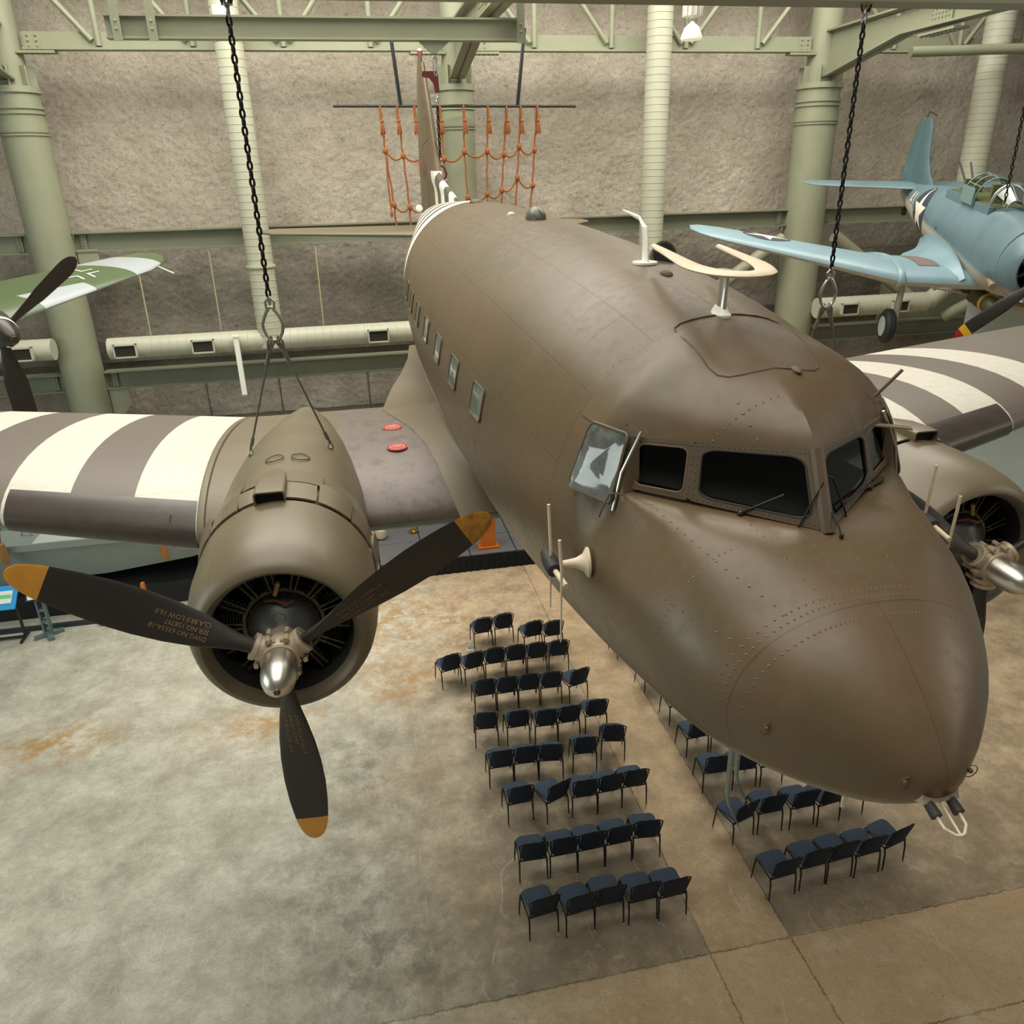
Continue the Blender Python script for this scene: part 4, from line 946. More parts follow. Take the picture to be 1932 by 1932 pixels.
# loop antenna on streamlined post
mb=MB(); z=1.47
path=[(3.86,.0),(3.4,.085),(3.0,.165),(2.72,.215),(2.52,.22),(2.38,.185),(2.31,.10),(2.34,.0),(2.45,-.09),(2.72,-.19),(3.1,-.28),(3.68,-.40)]
dense=[]
for i in range(len(path)-1):
    for q in range(5):
        t_=q/5; p0=path[max(i-1,0)];p1=path[i];p2=path[i+1];p3=path[min(i+2,len(path)-1)]
        dense.append(tuple(.5*((2*p1[c])+(-p0[c]+p2[c])*t_+(2*p0[c]-5*p1[c]+4*p2[c]-p3[c])*t_*t_+(-p0[c]+3*p1[c]-3*p2[c]+p3[c])*t_**3) for c in (0,1)))
dense.append(path[-1]); rg=[]
for i,p in enumerate(dense):
    a=dense[max(i-1,0)];c=dense[min(i+1,len(dense)-1)]; d=Vector((c[0]-a[0],c[1]-a[1],0)).normalized(); nn=Vector((-d.y,d.x,0)); s_=i/(len(dense)-1); wd=.022+.045*math.sin(PI*min(1,max(0,s_)))**.8
    rg.append([Vector((p[0],p[1],z+.02*math.sin(PI*s_)))+nn*wd*math.cos(q*PI/5)+Vector((0,0,.017*math.sin(q*PI/5))) for q in range(10)])
mb.loft(rg,True); la=mb.build('loop_antenna',CREAMP,AC)
mb=MB(); rg=[]
for zz,ch,th in ((1.19,.06,.03),(1.21,.055,.028),(1.25,.048,.022),(1.35,.048,.02),(1.43,.055,.02),(1.455,.075,.04)): rg.append([(2.75+ch*math.cos(q*PI/8)-.03*(zz-1.2),th*math.sin(q*PI/8),zz) for q in range(16)])
mb.loft(rg); mb.build('antenna_post',ALU,la)
mb=MB(); rg=[[(2.76+(.095*s_)*math.cos(q*PI/10),(.055*s_)*math.sin(q*PI/10),1.2+zz) for q in range(20)] for s_,zz in ((1,-.02),(1,.01),(.8,.02),(.55,.05))]
mb.loft(rg); mb.build('post_base',WHITE,la)
# bent mast
mb=MB(); rg=[]
for x,zz,r in ((4.04,1.33,.05),(4.04,1.36,.032),(4.05,1.5,.03),(4.09,1.58,.028),(4.2,1.63,.022),(4.55,1.66,.008)): rg.append([(x+r*1.4*math.cos(q*PI/6)*(.6 if x>4.1 else 1),r*.6*math.sin(q*PI/6)-.01,zz+(r*.9*math.cos(q*PI/6) if x>4.1 else 0)) for q in range(12)])
mb.loft(rg); ma=mb.build('bent_mast_antenna',WHITE,AC); mb=MB(); mb.cyl((4.04,-.01,1.33),(4.04,-.01,1.345),.09,seg=18); mb.build('mast_foot',WHITE,ma)
# glare of small probes: whip on roof side, dipole antenna on starboard nose, nose probe, belly masts
mb=MB(); mb.cyl((2.15,-.66,.83),(2.12,-.78,.98),.010,seg=8); mb.build('short_stub_antenna',LUMP,AC)
for sd in (1,-1):
    y0=sd*.965
    mb=MB(); mb.lathe([(0,.07),(.008,.085),(.02,.085),(.04,.05),(.08,.03),(.16,.018),(.2,.018)],(2.1,y0-sd*.01,.03),(.15,sd*1,-.04),20); am=mb.build('antenna_arm',CREAMP,AC)
    c0=Vector((2.13,y0+sd*.2,.02))
    mb=MB(); mb.lathe([(-.20,.004),(-.14,.032),(-.06,.045),(.0,.045),(.06,.04),(.07,.02)],c0,(-1,0,-.05),14); mb.build('antenna_pod',RUBB,am)
    mb=MB(); mb.cyl(c0+Vector((-.05,0,0)),c0+Vector((-.22,sd*-.02,-.01)),.015,seg=10); mb.build('cross_boom',CREAMP,am)
    for dx,h0,h1 in ((.03,.35,-.29),(-.2,.25,-.37)):
        mb=MB(); mb.tube([c0+Vector((dx,0,h1)),c0+Vector((dx,0,0)),c0+Vector((dx,0,.08)),c0+Vector((dx+.01,sd*.01,h0))],.007,8,rr=[.004,.007,.009,.009]); mb.build('dipole_rod',CREAMP,am)
mb=MB(); mb.box((.470,.0,-.285),(.07,.16,.045),Euler((0,.5,0))); pr_=mb.build('probe_bracket',HUBM,AC,smooth=0)
for y in (.05,-.05): mb=MB(); mb.cyl((.46,y,-.29),(.385,y,-.315),.019,.024,12); mb.build('probe_sleeve',RUBB,pr_)
mb=MB(); mb.tube([(.39,.05,-.312),(.34,.048,-.33),(.31,.02,-.34),(.305,0,-.342),(.31,-.02,-.34),(.34,-.048,-.33),(.39,-.05,-.312)],.006,8); mb.cyl((.45,0,-.29),(.31,0,-.34),.005,seg=8); mb.build('probe_loop',CREAMP,pr_)
GREYP=mat('grey_mast_paint',(116,118,108),.5)
for (x,y,z0) in ((1.60,.25,-.85),(1.75,.12,-.9)):
    mb=MB(); rg=[]
    for zz,xx,r in ((z0,x,.024),(z0-.2,x-.005,.020),(-1.32,x-.015,.018),(-1.37,x-.05,.013),(-1.39,x-.12,.012),(-1.405,x-.20,.004)):
        rg.append([(xx+r*1.3*math.cos(q*PI/5)*(.5 if zz<-1.39 else 1),y+r*.6*math.sin(q*PI/5),zz+(r*math.cos(q*PI/5) if zz<-1.39 else 0)) for q in range(10)])
    mb.loft(rg); mb.build('pitot_mast',GREYP,AC)
mb=MB(); mb.cyl((1.2,-.2,-.7),(1.19,-.2,-1.12),.012,seg=8); mb.build('belly_rod',CREAMP,AC)
for (x,y,z) in ((.86,.547,-.167),(.487,.148,-.203),(.487,-.148,-.203)):
    mb=MB(); mb.tube([(x-.012,y+.03*math.cos(q*PI/6),z+.03*math.sin(q*PI/6)) for q in range(12)],.0022,5,True); mb.sphere((x-.01,y,z),.011,8,6); mb.build('tie_down_fitting',LUMP,AC)
# wipers and de-icing tubes in front of the windscreen
WIP=mat('wiper_metal',(58,50,42),.4,.5)
def wpt(t_,v,sd,o): p=wp(t_,v,sd,o); return p
mb=MB(); mb.tube([wpt(.62,-.02,1,.03),wpt(.3,.38,1,.035)],.005,6); mb.tube([wpt(.60,-.0,1,.03),wpt(.36,.30,1,.03)],.004,6); mb.sphere(wpt(.62,-.03,1,.03),.018,8,6); mb.build('wiper',WIP,AC)
mb=MB(); mb.tube([wpt(.22,-.05,1,.03),wpt(.02,.62,1,.05),(1.54,-.02,.67),wpt(.15,.62,-1,.05),wpt(.3,.1,-1,.04),wpt(.33,-.06,-1,.03)],.005,6); mb.build('wiper',WIP,AC)
mb=MB(); mb.tube([wpt(.28,.18,-1,.03),wpt(.62,.12,-1,.04),wpt(.9,-.02,-1,.03)],.005,6); mb.sphere(wpt(.9,-.03,-1,.03),.018,8,6); mb.build('wiper',WIP,AC)
mb=MB(); mb.tube([(1.50,-.005,.56),(1.40,-.035,.46),(1.37,-.035,.425)],.005,6); mb.cyl((1.37,-.035,.44),(1.375,-.035,.40),.010,seg=8); mb.build('temperature_probe',RUBB,AC)
mb=MB(); mb.tube([wpt(.9,-.03,-1,.02),(1.88,-.60,.46)],.013,8); mb.build('wiper_motor',RUBB,AC)
mb=MB(); mb.tube([(2.03,.80,.45),(2.08,.865,.44),(2.09,.90,.36),(2.10,.915,.30)],.006,6); mb.build('drain_tube',FRM,AC)
mb=MB(); mb.box((2.02,-.70,.70),(.14,.20,.008),Euler((0,.2,-.6))); mb.build('sun_visor_plate',OLP,AC,smooth=0)
# ------------------------------------------------------------------ wings
CI=Wing([(0,5.5,-1.20,4.35,.15,.035),(3.72,5.5,-1.20,4.35,.15,.035)])
OUT=[(3.70,5.5,-1.20,4.35,.15,.035),(13.6,8.25,-.34,1.75,.11,.01),(14.2,8.6,-.29,1.3,.10,.0),(14.5,8.95,-.26,.6,.08,0)]
OW=Wing(OUT)
mb=MB(); rg=[]
ys=[-3.70,-2.8,-1.9,-1,0,1,1.9,2.8,3.70]
for y in ys:
    xle,zle,c,t,inc=CI.par(abs(y)); rg.append([(xle+px*math.cos(inc)+pz*math.sin(inc),y,zle+pz*math.cos(inc)-px*math.sin(inc)) for px,pz in naca(c,t,.02,18)])
mb.loft(rg); mb.build('wing_centre_section',WCM,AC,smooth=50)
for sd in (1,-1):
    OW.mesh(sd,[3.70,4.3,5.5,7,9,11,12.6,13.6,14.2,14.5],n=18).build('wing_outer_panel',WOM,AC,smooth=50)
    mb=MB(); rg=[]
    for y,o in ((3.66,.0),(3.67,.022),(3.71,.026),(3.73,.02),(3.735,0)):
        af=naca(4.35+2*o,.15+o*.45,.02,18); rg.append([(5.5-o+px+pz*.035,sd*y,-1.20+pz-px*.035) for px,pz in af])
    mb.loft(rg); mb.build('wing_joint_fairing',OLP,AC,smooth=50)
    # rubber de-icing boot on the leading edge
    mb=MB(); rg=[]; rgi=[]
    for i in range(9):
        y=3.75+(5.53-3.75)*i/8; row=[]
        for q in range(-9,10):
            f=(abs(q)/9)**1.6*(.078 if q>0 else .30); o=.006+.010*(1-abs(q)/9)**.4
            P_=OW.pt(y,f,q>0,o,sd); row.append((P_[0]-.018*max(0,1-abs(q)/4),P_[1],P_[2]))
        row2=[OW.pt(y,(abs(q)/9)**1.6*(.078 if q>0 else .30),q>0,-.01,sd) for q in range(9,-10,-1)]
        rg.append(row+row2)
    mb.loft(rg); bo=mb.build('deicing_boot',BOOT,AC,smooth=50)
    mb=MB(); mb.tube([OW.pt(3.98+.01*math.sin(q*2),f,u,.018,sd) for q,(f,u) in enumerate(((.03,True),(.015,True),(.004,True),(.004,False),(.015,False)))],.010,6); mb.build('boot_fold',BOOT,bo)
    # wing root fillet
    fx=[5.42,5.7,6.1,6.6,7.2,7.8,8.4,9.0,9.6,10.2,10.8,11.4,12]
    yw=[1.25,1.33,1.38,1.44,1.54,1.66,1.76,1.82,1.78,1.62,1.42,1.26,1.18]; zf=[-1.0,-.86,-.70,-.54,-.40,-.32,-.30,-.34,-.42,-.54,-.64,-.72,-.8]
    mb=MB(); rg=[]
    for i,x in enumerate(fx):
        y0=yw[i]
        if x<5.5: z0=-1.2
        elif x<9.7: z0=CI.top(x,y0,.0)[2]
        else: z0=lerp1(-1.25,-.95,(x-9.7)/2.3)
        p0=Vector((x,y0,z0+.006)); p2=Vector((x,hy(x,zf[i])+.004,zf[i])); p1=Vector((x,hy(x,z0)+.03,z0+.05))
        row=[]
        for q in range(11):
            t_=q/10; wt=2.2; p=(p0*(1-t_)**2+p1*2*wt*t_*(1-t_)+p2*t_*t_)/((1-t_)**2+2*wt*t_*(1-t_)+t_*t_); row.append((p.x,sd*p.y,p.z))
        rg.append(row)
    mb.loft(rg,False); mb.build('wing_root_fillet',OLP,AC,smooth=60,solid=.01)
for (x,y) in ((7.37,1.765),(6.59,1.76)):
    for sd in (1,-1):
        p=CI.top(x,y,.004,sd); mb=MB(); mb.cyl((p[0],p[1],p[2]),(p[0],p[1],p[2]+.012),.115,seg=28)
        for q in range(20): a=q*PI/10; mb.sphere((p[0]+.1*math.cos(a),p[1]+.1*math.sin(a),p[2]+.014),.006,5,3)
        cp=mb.build('fuel_filler_cap',REDC,AC); mb=MB(); mb.tube([(p[0]+.075*math.cos(q*PI/12),p[1]+.075*math.sin(q*PI/12),p[2]+.013) for q in range(24)],.003,5,True); mb.box((p[0],p[1],p[2]+.015),(.02,.08,.006)); mb.build('cap_lettering',mat('faded_pink',(236,190,176),.6),cp)
# ------------------------------------------------------------------ tail
ST=Wing([(0,16.6,.42,2.7,.09,0),(.5,16.85,.42,2.5,.09,0),(3.7,18.3,.42,1.45,.08,0),(4.0,18.62,.42,1.0,.07,0),(4.08,18.85,.42,.5,.07,0)],0)
for sd in (1,-1): ST.mesh(sd,[0,.5,1.5,2.6,3.7,4.0,4.08],n=12).build('tailplane',OLP,AC,smooth=50)
def vfin(secs,name,m,smooth=50):
    mb=MB(); rg=[]
    for z,xle,c,t in secs: rg.append([(xle+px,pz,z) for px,pz in naca(c,t/c,0.0001,10)])
    mb.loft(rg); return mb.build(name,m,AC,smooth=smooth)
vfin([(.9,13.2,5.6,.10),(1.30,13.6,5.2,.12),(1.40,14.5,4.3,.15),(1.50,15.4,3.5,.20),(1.66,16.25,2.7,.22),(2.05,16.72,2.2,.23),(2.4,16.98,1.95,.22),(2.9,17.38,1.55,.19),(3.5,17.95,1.0,.15),(3.9,18.3,.6,.11)],'fin',OL)
vfin([(.5,18.7,1.2,.26),(1.2,18.75,1.25,.25),(2.2,18.8,1.3,.22),(3.2,18.78,1.15,.17),(3.8,18.75,.8,.13),(4.05,18.7,.5,.10),(4.14,18.72,.25,.07)],'rudder',OLP)
mb=MB(); mb.lathe([(0,.06),(.1,.055)],(18.78,0,4.06),(0,0,1),12); tl=mb.build('tail_lamp_base',mat('tail_red',(150,40,44),.4),AC); mb=MB(); mb.lathe([(.1,.05),(.13,.045),(.15,.02)],(18.78,0,4.06),(0,0,1),12); mb.build('tail_lamp',WHITE,tl)
sn=text_mesh('93518',.42)
def finmap(x,y): return (19.15-y*.0-x*1.0+0.0,.135-.012*(abs(x)),1.78+y*1.0)
decal('tail_number',None,lambda x,y:(18.75+x,.15,1.75+y),mat('faded_red',(178,74,60),.7),AC,.2,meshdata=sn)
mb=MB(); mb.tube([(16.95,.1,2.36),(16.7,.3,2.2),(16.5,.35,2.0)],.012,6); mb.build('fin_aerial_fitting',RUBB,AC)
mb=MB(); mb.sphere((14.6,.62,1.1),.07,10,8); mb.build('white_dome_light',WHITE,AC)
# ------------------------------------------------------------------ engines and propellers
HX,HZ=3.215,-1.053
NACP=[]
def engine(sd,phi):
    y=sd*2.82
    prof=[(3.90,.50),(3.56,.497),(3.46,.502),(3.405,.525),(3.375,.555),(3.385,.59),(3.43,.625),(3.52,.66),(3.66,.685),(3.85,.70),(4.1,.70),(4.30,.695),(4.31,.67)]
    mb=MB(); rg=[[(x,y+r*math.cos(q*PI/32),HZ+r*math.sin(q*PI/32)) for q in range(64)] for x,r in prof]; mb.loft(rg,True,False,False)
    for i_,f_ in enumerate(mb.f):
        if i_<64*2: mb.mi[i_]=1  # inner cowl wall coloured dark to paint in its shade
    cw=mb.build('engine_cowling',[NACM,DARK],AC,smooth=50)
    mb=MB(); mb.box((3.72,y+sd*.60,HZ-.22),(.01,.01,.01)); 
    # nacelle body
    secs=[(4.28,.64,-.41,-1.71),(4.7,.665,-.395,-1.74),(5.2,.67,-.40,-1.75),(5.8,.655,-.435,-1.73),(6.4,.61,-.50,-1.68),(7.0,.55,-.60,-1.6),(7.6,.46,-.71,-1.52),(8.2,.34,-.82,-1.42),(8.8,.18,-.95,-1.34),(9.1,.05,-1.05,-1.25)]
    mb=MB(); rg=[]
    for x,w_,zt,zb in secs:
        zc=(zt+zb)/2; rg.append([(x,y+w_*math.copysign(abs(math.cos(q*PI/24))**.95,math.cos(q*PI/24)),zc+(zt-zc)*math.sin(q*PI/24)) for q in range(48)])
    mb.loft(rg); nc=mb.build('nacelle',NACM,AC,smooth=50)
    # overlapping cowl flaps
    for kf in range(12):
        a0=math.radians(-62+kf*25.4); a1=a0+math.radians(24.2)
        op=.0
        if (sd==1 and kf in (11,)) : op=.12
        rr0=.70; rr1=.706+.030*(kf%2)+op
        mb=MB(); rg=[]
        for x,r in ((4.335,rr0),(4.64,rr1)):
            rg.append([(x,y+sd*r*math.cos(a0+(a1-a0)*q/6),HZ+r*math.sin(a0+(a1-a0)*q/6)) for q in range(7)])
        if 4<kf<6: rg[1]=[(p[0]-.10,p[1],p[2]) for p in rg[1]]
        mb.loft(rg,False); mb.build('cowl_flap',NACM,cw,smooth=50,solid=.016)
    # second step band behind the flaps
    for (a0,a1,x0,x1) in ((10,62,4.66,4.98),(64,88,4.70,5.05),(92,118,4.68,5.02),(120,168,4.66,4.98)):
        mb=MB(); rg=[]
        for x in (x0,x1):
            o=.040 if x==x0 else .008
            rg.append([(x,y+(.672+o)*math.cos(math.radians(a0+(a1-a0)*q/10)),-1.068+(.675+o)*math.sin(math.radians(a0+(a1-a0)*q/10))) for q in range(11)])
        mb.loft(rg,False); mb.build('access_panel',NACM,nc,smooth=50,solid=.008)
    for dy in (-.13,.10):
        mb=MB(); xx=5.40; zz=lambda Y_: -1.075+.675*math.sqrt(1-(Y_/.668)**2)
        mb.tube([(xx+.10*math.cos(q*PI/10),y+dy+.08*math.sin(q*PI/10),zz(dy+.08*math.sin(q*PI/10))+.004-.02*math.cos(q*PI/10)*.4) for q in range(20)],.006,5,True); mb.build('inspection_cover',LUMP,nc)
    # carburettor air scoop
    mb=MB(); rg=[]
    for x,w_,h,zc in ((5.05,.04,.01,-.38),(4.85,.09,.03,-.36),(4.6,.115,.055,-.335),(4.38,.12,.062,-.325),(4.26,.12,.062,-.325)): rg.append([(x,y+.05*sd+a_,zc+b_) for a_,b_ in rrect(2*w_,2*h,min(w_,h)*.45,4)])
    for x,w_,h,zc in ((4.26,.108,.050,-.325),(4.5,.10,.045,-.33)): rg.append([(x,y+.05*sd+a_,zc+b_) for a_,b_ in rrect(2*w_,2*h,min(w_,h)*.45,4)])
    mb.loft(rg,True,True,False); sp=mb.build('air_scoop',NACM,nc,smooth=40); mb=MB(); mb.box((4.31,y+.05*sd,-.326),(.01,.22,.105)); mb.build('scoop_shade_plate',DARK,sp)  # dark plate added to paint the shade inside the scoop mouth
    # radial engine
    ENG=mat('engine_black',(30,29,28),.45,.4,.4,20); EGR=mat('engine_grey',(92,94,92),.38,.35,.2,10)
    mb=MB(); mb.cyl((3.84,y,HZ),(3.87,y,HZ),.50,seg=40); en=mb.build('engine_backplate',DARK,AC)
    mb=MB(); mb.lathe([(0,.10),(.03,.13),(.07,.19),(.13,.24),(.20,.262),(.30,.265),(.34,.30),(.36,.30)],(3.42,y,HZ),(1,0,0),36); mb.build('crankcase',EGR,en)
    mb=MB(); mb.tube([(3.62,y+.285*math.cos(q*PI/24),HZ+.285*math.sin(q*PI/24)) for q in range(48)],.018,8,True)
    for q in range(22): a=q*PI/11; mb.sphere((3.60,y+.255*math.cos(a),HZ+.255*math.sin(a)),.008,6,4)
    mb.build('ignition_ring',mat('olive_metal',(112,106,84),.45,.2),en)
    for q in range(14):
        a=q*2*PI/14+.1; rg=[]; mb=MB(); xx=3.66 if q%2 else 3.76
        for j in range(9):
            r=.30+.022*j; wd=.055 if j%2 else .045; rg=[]
            mb.box((xx,y+math.cos(a)*r,HZ+math.sin(a)*r),(.13,wd*2,.010),Euler((a-PI/2,0,0)))
        mb.cyl((xx,y+math.cos(a)*.26,HZ+math.sin(a)*.26),(xx,y+math.cos(a)*.49,HZ+math.sin(a)*.49),.042,seg=10)
        mb.build('cylinder',ENG,en,smooth=30)
        mb=MB()
        for d in (-.055,.055): mb.cyl((3.59,y+math.cos(a+d)*.30,HZ+math.sin(a+d)*.30),(3.59,y+math.cos(a+d)*.47,HZ+math.sin(a+d)*.47),.007,seg=6); mb.cyl((3.59,y+math.cos(a+d)*.29,HZ+math.sin(a+d)*.29),(3.59,y+math.cos(a+d)*.335,HZ+math.sin(a+d)*.335),.011,seg=6)
        o=mb.build('pushrod_tubes',mat('bright_tube',(104,98,84),.4,.6),en)
    mb=MB(); mb.cyl((3.52,y+sd*.02,HZ+.30),(3.50,y-sd*.02,HZ+.41),.016,seg=10); mb.build('fitting',mat('ochre_fitting',(170,140,70),.4),en)
    mb=MB(); mb.tube([(3.54,y+.1,HZ+.25),(3.50,y+.02,HZ+.27),(3.48,y-.05,HZ+.24),(3.5,y-.1,HZ+.25)],.012,6); mb.build('oil_line',mat('copper_line',(130,70,48),.4,.6),en)
    mb=MB(); mb.tube([(3.405,y+.045*math.cos(q*PI/10),HZ+.17+.045*math.sin(q*PI/10)) for q in range(20)],.002,5,True); mb.build('front_cover_ring',RUBB,en)
    # propeller
    hb=MB(); hb.lathe([(-.10,.11),(-.07,.125),(.0,.15),(.06,.14),(.10,.11),(.22,.10),(.30,.09)],(HX,y,HZ),(1,0,0),24)
    for q in range(3):
        a=phi+q*2*PI/3; e=Vector((0,math.cos(a),math.sin(a))); c_=Vector((HX,y,HZ)); hb.cyl(c_+e*.05,c_+e*.20,.095,.085,20); hb.cyl(c_+e*.17,c_+e*.20,.095,.095,20)
        tn=Vector((0,-math.sin(a),math.cos(a)))
        for s_ in (-1,1):
            for xx in (-.045,.045): hb.cyl(c_+e*.13+tn*.105*s_+Vector((xx-.03,0,0)),c_+e*.13+tn*.105*s_+Vector((xx+.03,0,0)),.018,seg=8)
    for q in range(3):
        a=phi+PI/3+q*2*PI/3; e=Vector((0,math.cos(a),math.sin(a))); c_=Vector((HX,y,HZ)); tn=Vector((0,-math.sin(a),math.cos(a)))
        for s_ in (-.075,-.025,.025,.075): hb.cyl(c_+e*.128+tn*s_+Vector((-.05,0,0)),c_+e*.128+tn*s_+Vector((.05,0,0)),.014,seg=8)
        hb.box(c_+e*.125,(.05,.24,.03),Euler((a-PI/2,0,0)))
    hub=hb.build('propeller_hub',HUBM,AC,smooth=35)
    mb=MB(); mb.lathe([(0,.122),(.16,.120),(.22,.112),(.27,.094),(.31,.066),(.33,.034),(.338,.015)],(HX-.09,y,HZ),(-1,0,0),36); mb.build('propeller_dome',ALU,hub,smooth=60)
    mb=MB(); mb.lathe([(0,.132),(.03,.132),(.03,.12)],(HX-.075,y,HZ),(-1,0,0),36); mb.build('dome_band',HUBM,hub)
    mb=MB(); mb.lathe([(0,.024),(.01,.024),(.016,.018),(.008,.013),(.018,.010)],(HX-.424,y,HZ),(-1,0,0),16); mb.build('dome_plug',mat('plug_bronze',(120,104,80),.4,.7),hub)
    ST_=[(.18,.075,.075,62),(.30,.080,.075,56),(.42,.115,.055,48),(.55,.155,.040,42),(.75,.195,.030,35),(.95,.215,.024,30),(1.15,.218,.020,26),(1.35,.20,.016,22),(1.5,.178,.013,20),(1.58,.160,.012,19),(1.66,.13,.010,18),(1.71,.096,.008,17.5),(1.74,.055,.006,17),(1.752,.012,.004,17)]
    # chord given as half chord *?; build blades
    for q in range(3):
        a=phi+q*2*PI/3; e=Vector((0,math.cos(a),math.sin(a))); tn=Vector((0,-math.sin(a),math.cos(a)))
        def fr(r):
            for i in range(len(ST_)-1):
                if r<=ST_[i+1][0]: break
            s0,s1=ST_[i],ST_[i+1]; t_=max(0,(r-s0[0])/(s1[0]-s0[0])); hc,th,be=[lerp1(s0[j],s1[j],t_) for j in (1,2,3)]
            b_=math.radians(be-14); cd=tn*math.cos(b_)+Vector((1,0,0))*math.sin(b_)*(1); nn=Vector((-1,0,0))*math.cos(b_)+tn*math.sin(b_); return hc*.72,th,cd,nn
        rr_=[.18,.24,.30,.36,.42,.48,.55,.65,.75,.85,.95,1.05,1.15,1.25,1.35,1.43,1.53,1.535,1.58,1.62,1.66,1.69,1.71,1.725,1.74,1.748,1.752]
        rg=[]
        for r in rr_:
            hc,th,cd,nn=fr(r); rg.append([Vector((HX,y,HZ))+e*r+cd*(hc*math.cos(u*PI/10))+nn*(th*.5*math.sin(u*PI/10)*(1.0 if r<.4 else (1.25 if math.sin(u*PI/10)>0 else .75))) for u in range(20)])
        mb=MB(); cut=rr_.index(1.53); mb.loft(rg[:cut+1]); bl=mb.build('propeller_blade',BLD,hub,smooth=60)
        mb=MB(); mb.loft([ [c_ for c_ in r_] for r_ in rg[cut:]]); mb.build('blade_tip',YEL2 if q==1 else YEL,hub,smooth=60)
        txt=('DWG NO.6353A-18\nSER.NO.158797\nCLA.88.0 LOW 16.0' if q==0 else ('DWG NO.6359A-18\nSER.NO.152641\nCLA.88.0 LOW 16.0' if q==1 else 'DWG NO.6353A-18\nSER.NO.150797\nCLA.88.0 LOW 16.0'))
        tm=text_mesh(txt,.048,'LEFT')
        def mp(tx,ty):
            r=.50+tx*.9; hc,th,cd,nn=fr(r); s_=-ty-.0; k_=max(-.95,min(.95,s_/hc)); return Vector((HX,y,HZ))+e*r+cd*(s_)+nn*(th*.5*1.25*math.sqrt(1-k_*k_)+.002)
        decal('blade_stencil',None,mp,STEN,hub,.05,kind=None,meshdata=tm)
engine(1,.508); engine(-1,.56)
# ------------------------------------------------------------------ blue-grey dive bomber
BLU=(104,130,138)
def two_tone(name,top,bot,zfun=(-.35,0),rough=.4,c2=None):
    m,k,b,tc,sx=base_mat(name,rough); P=tc.outputs['Object']; X,Y,Z=sx.outputs
    a=k.noise(P,1.5,5,.6,.3,.7); c=k.mix(a,lin(top),lin(c2 or tuple(int(v*.88) for v in top)))
    thr=k.m('MULTIPLY_ADD',X,zfun[1],zfun[0]); e=k.m('ADD',k.m('DIVIDE',k.m('SUBTRACT',thr,Z),.12),.5,clamp=True)
    c=k.mix(e,c,lin(bot)); 
    ln=k.m('MULTIPLY',k.m('LESS_THAN',k.m('ABSOLUTE',k.m('SUBTRACT',k.m('FRACT',k.m('DIVIDE',X,.62)),.5)),.007),.35); c=k.mix(ln,c,lin((60,72,78)))
    k.link(c,b.inputs['Base Color']); return m
def upper_under(name,top,bot,rough=.38):
    m,k,b,tc,sx=base_mat(name,rough); a=k.noise(tc.outputs['Object'],1.2,5,.6,.3,.7); c=k.mix(a,lin(top),lin(tuple(int(v*.9) for v in top)))
    s=k.n('ShaderNodeSeparateXYZ'); k.link(tc.outputs['Normal'],s.inputs[0]); e=k.m('LESS_THAN',s.outputs[2],-.25); c=k.mix(e,c,lin(bot)); k.link(c,b.inputs['Base Color']); return m
BF=two_tone('blue_grey_fuselage',BLU,(186,182,168),(-.52,.075)); BW=upper_under('blue_grey_wing',(132,160,170),(190,186,172)); BT=upper_under('blue_grey_tail',(108,134,142),(180,178,166))
TANK=mat('zinc_green',(92,98,56),.6,0,.3,8); STRW=mat('insignia_white',(228,220,204),.6); STRN=mat('insignia_navy',(52,62,72),.6); FRG=mat('canopy_frame_green',(112,138,134),.4)
def canopy_glass():
    m=GLS.copy(); m.name='canopy_glass'; return m
CGL=canopy_glass()
S=empty('dive_bomber',(10.12,14.75,7.74),(Matrix.Rotation(1.43,3,'Z')@Matrix.Rotation(-.13,3,'Y')@Matrix.Rotation(.03,3,'X')).to_euler(),'blue-grey single-engined dive bomber with white star hanging at upper right','aircraft')
FS=[(.35,.56,.56,-.56),(.5,.62,.62,-.62),(.9,.68,.68,-.72),(1.5,.68,.70,-.82),(2.2,.66,.72,-.90),(3.0,.64,.72,-.90),(4.0,.60,.70,-.82),(5.0,.60,.70,-.80),(6.0,.54,.64,-.68),(7.0,.44,.54,-.54),(8.0,.31,.43,-.36),(8.8,.19,.34,-.20),(9.4,.08,.25,-.05)]
fw=pchip([s[0] for s in FS],[s[1] for s in FS]); ft=pchip([s[0] for s in FS],[s[2] for s in FS]); fb=pchip([s[0] for s in FS],[s[3] for s in FS])
def fsp(x,a): 
    zc=(ft(x)+fb(x))/2; return (x,fw(x)*math.cos(a),zc+(ft(x)-zc)*math.sin(a))
mb=MB(); rg=[[fsp(x,q*PI/28) for q in range(56)] for x in [.9,1.2,1.5,1.9,2.3,2.7,3.1,3.6,4.1,4.6,5.1,5.7,6.3,7,7.6,8.2,8.8,9.2,9.4]]; mb.loft(rg); mb.build('fuselage',BF,S,smooth=50)
mb=MB(); prof=[(.75,.46),(.5,.465),(.4,.49),(.36,.53),(.4,.57),(.5,.62),(.75,.67),(1.1,.685),(1.35,.67)]
rg=[[(x,r*math.cos(q*PI/24),r*math.sin(q*PI/24)-.03) for q in range(48)] for x,r in prof]; mb.loft(rg,True,False,False); cw=mb.build('engine_cowling',BF,S,smooth=50)
mb=MB(); mb.box((.95,.0,.66),(.5,.3,.12)); mb.build('cowl_intake',BF,cw,smooth=40)
mb=MB(); mb.cyl((.9,0,-.03),(.93,0,-.03),.5,seg=36); en=mb.build('engine_backplate',DARK,S)
mb=MB(); mb.lathe([(0,.09),(.1,.16),(.2,.2),(.35,.2)],(.45,0,-.03),(1,0,0),24); mb.build('crankcase',mat('engine_grey2',(120,118,108),.4,.5),en)
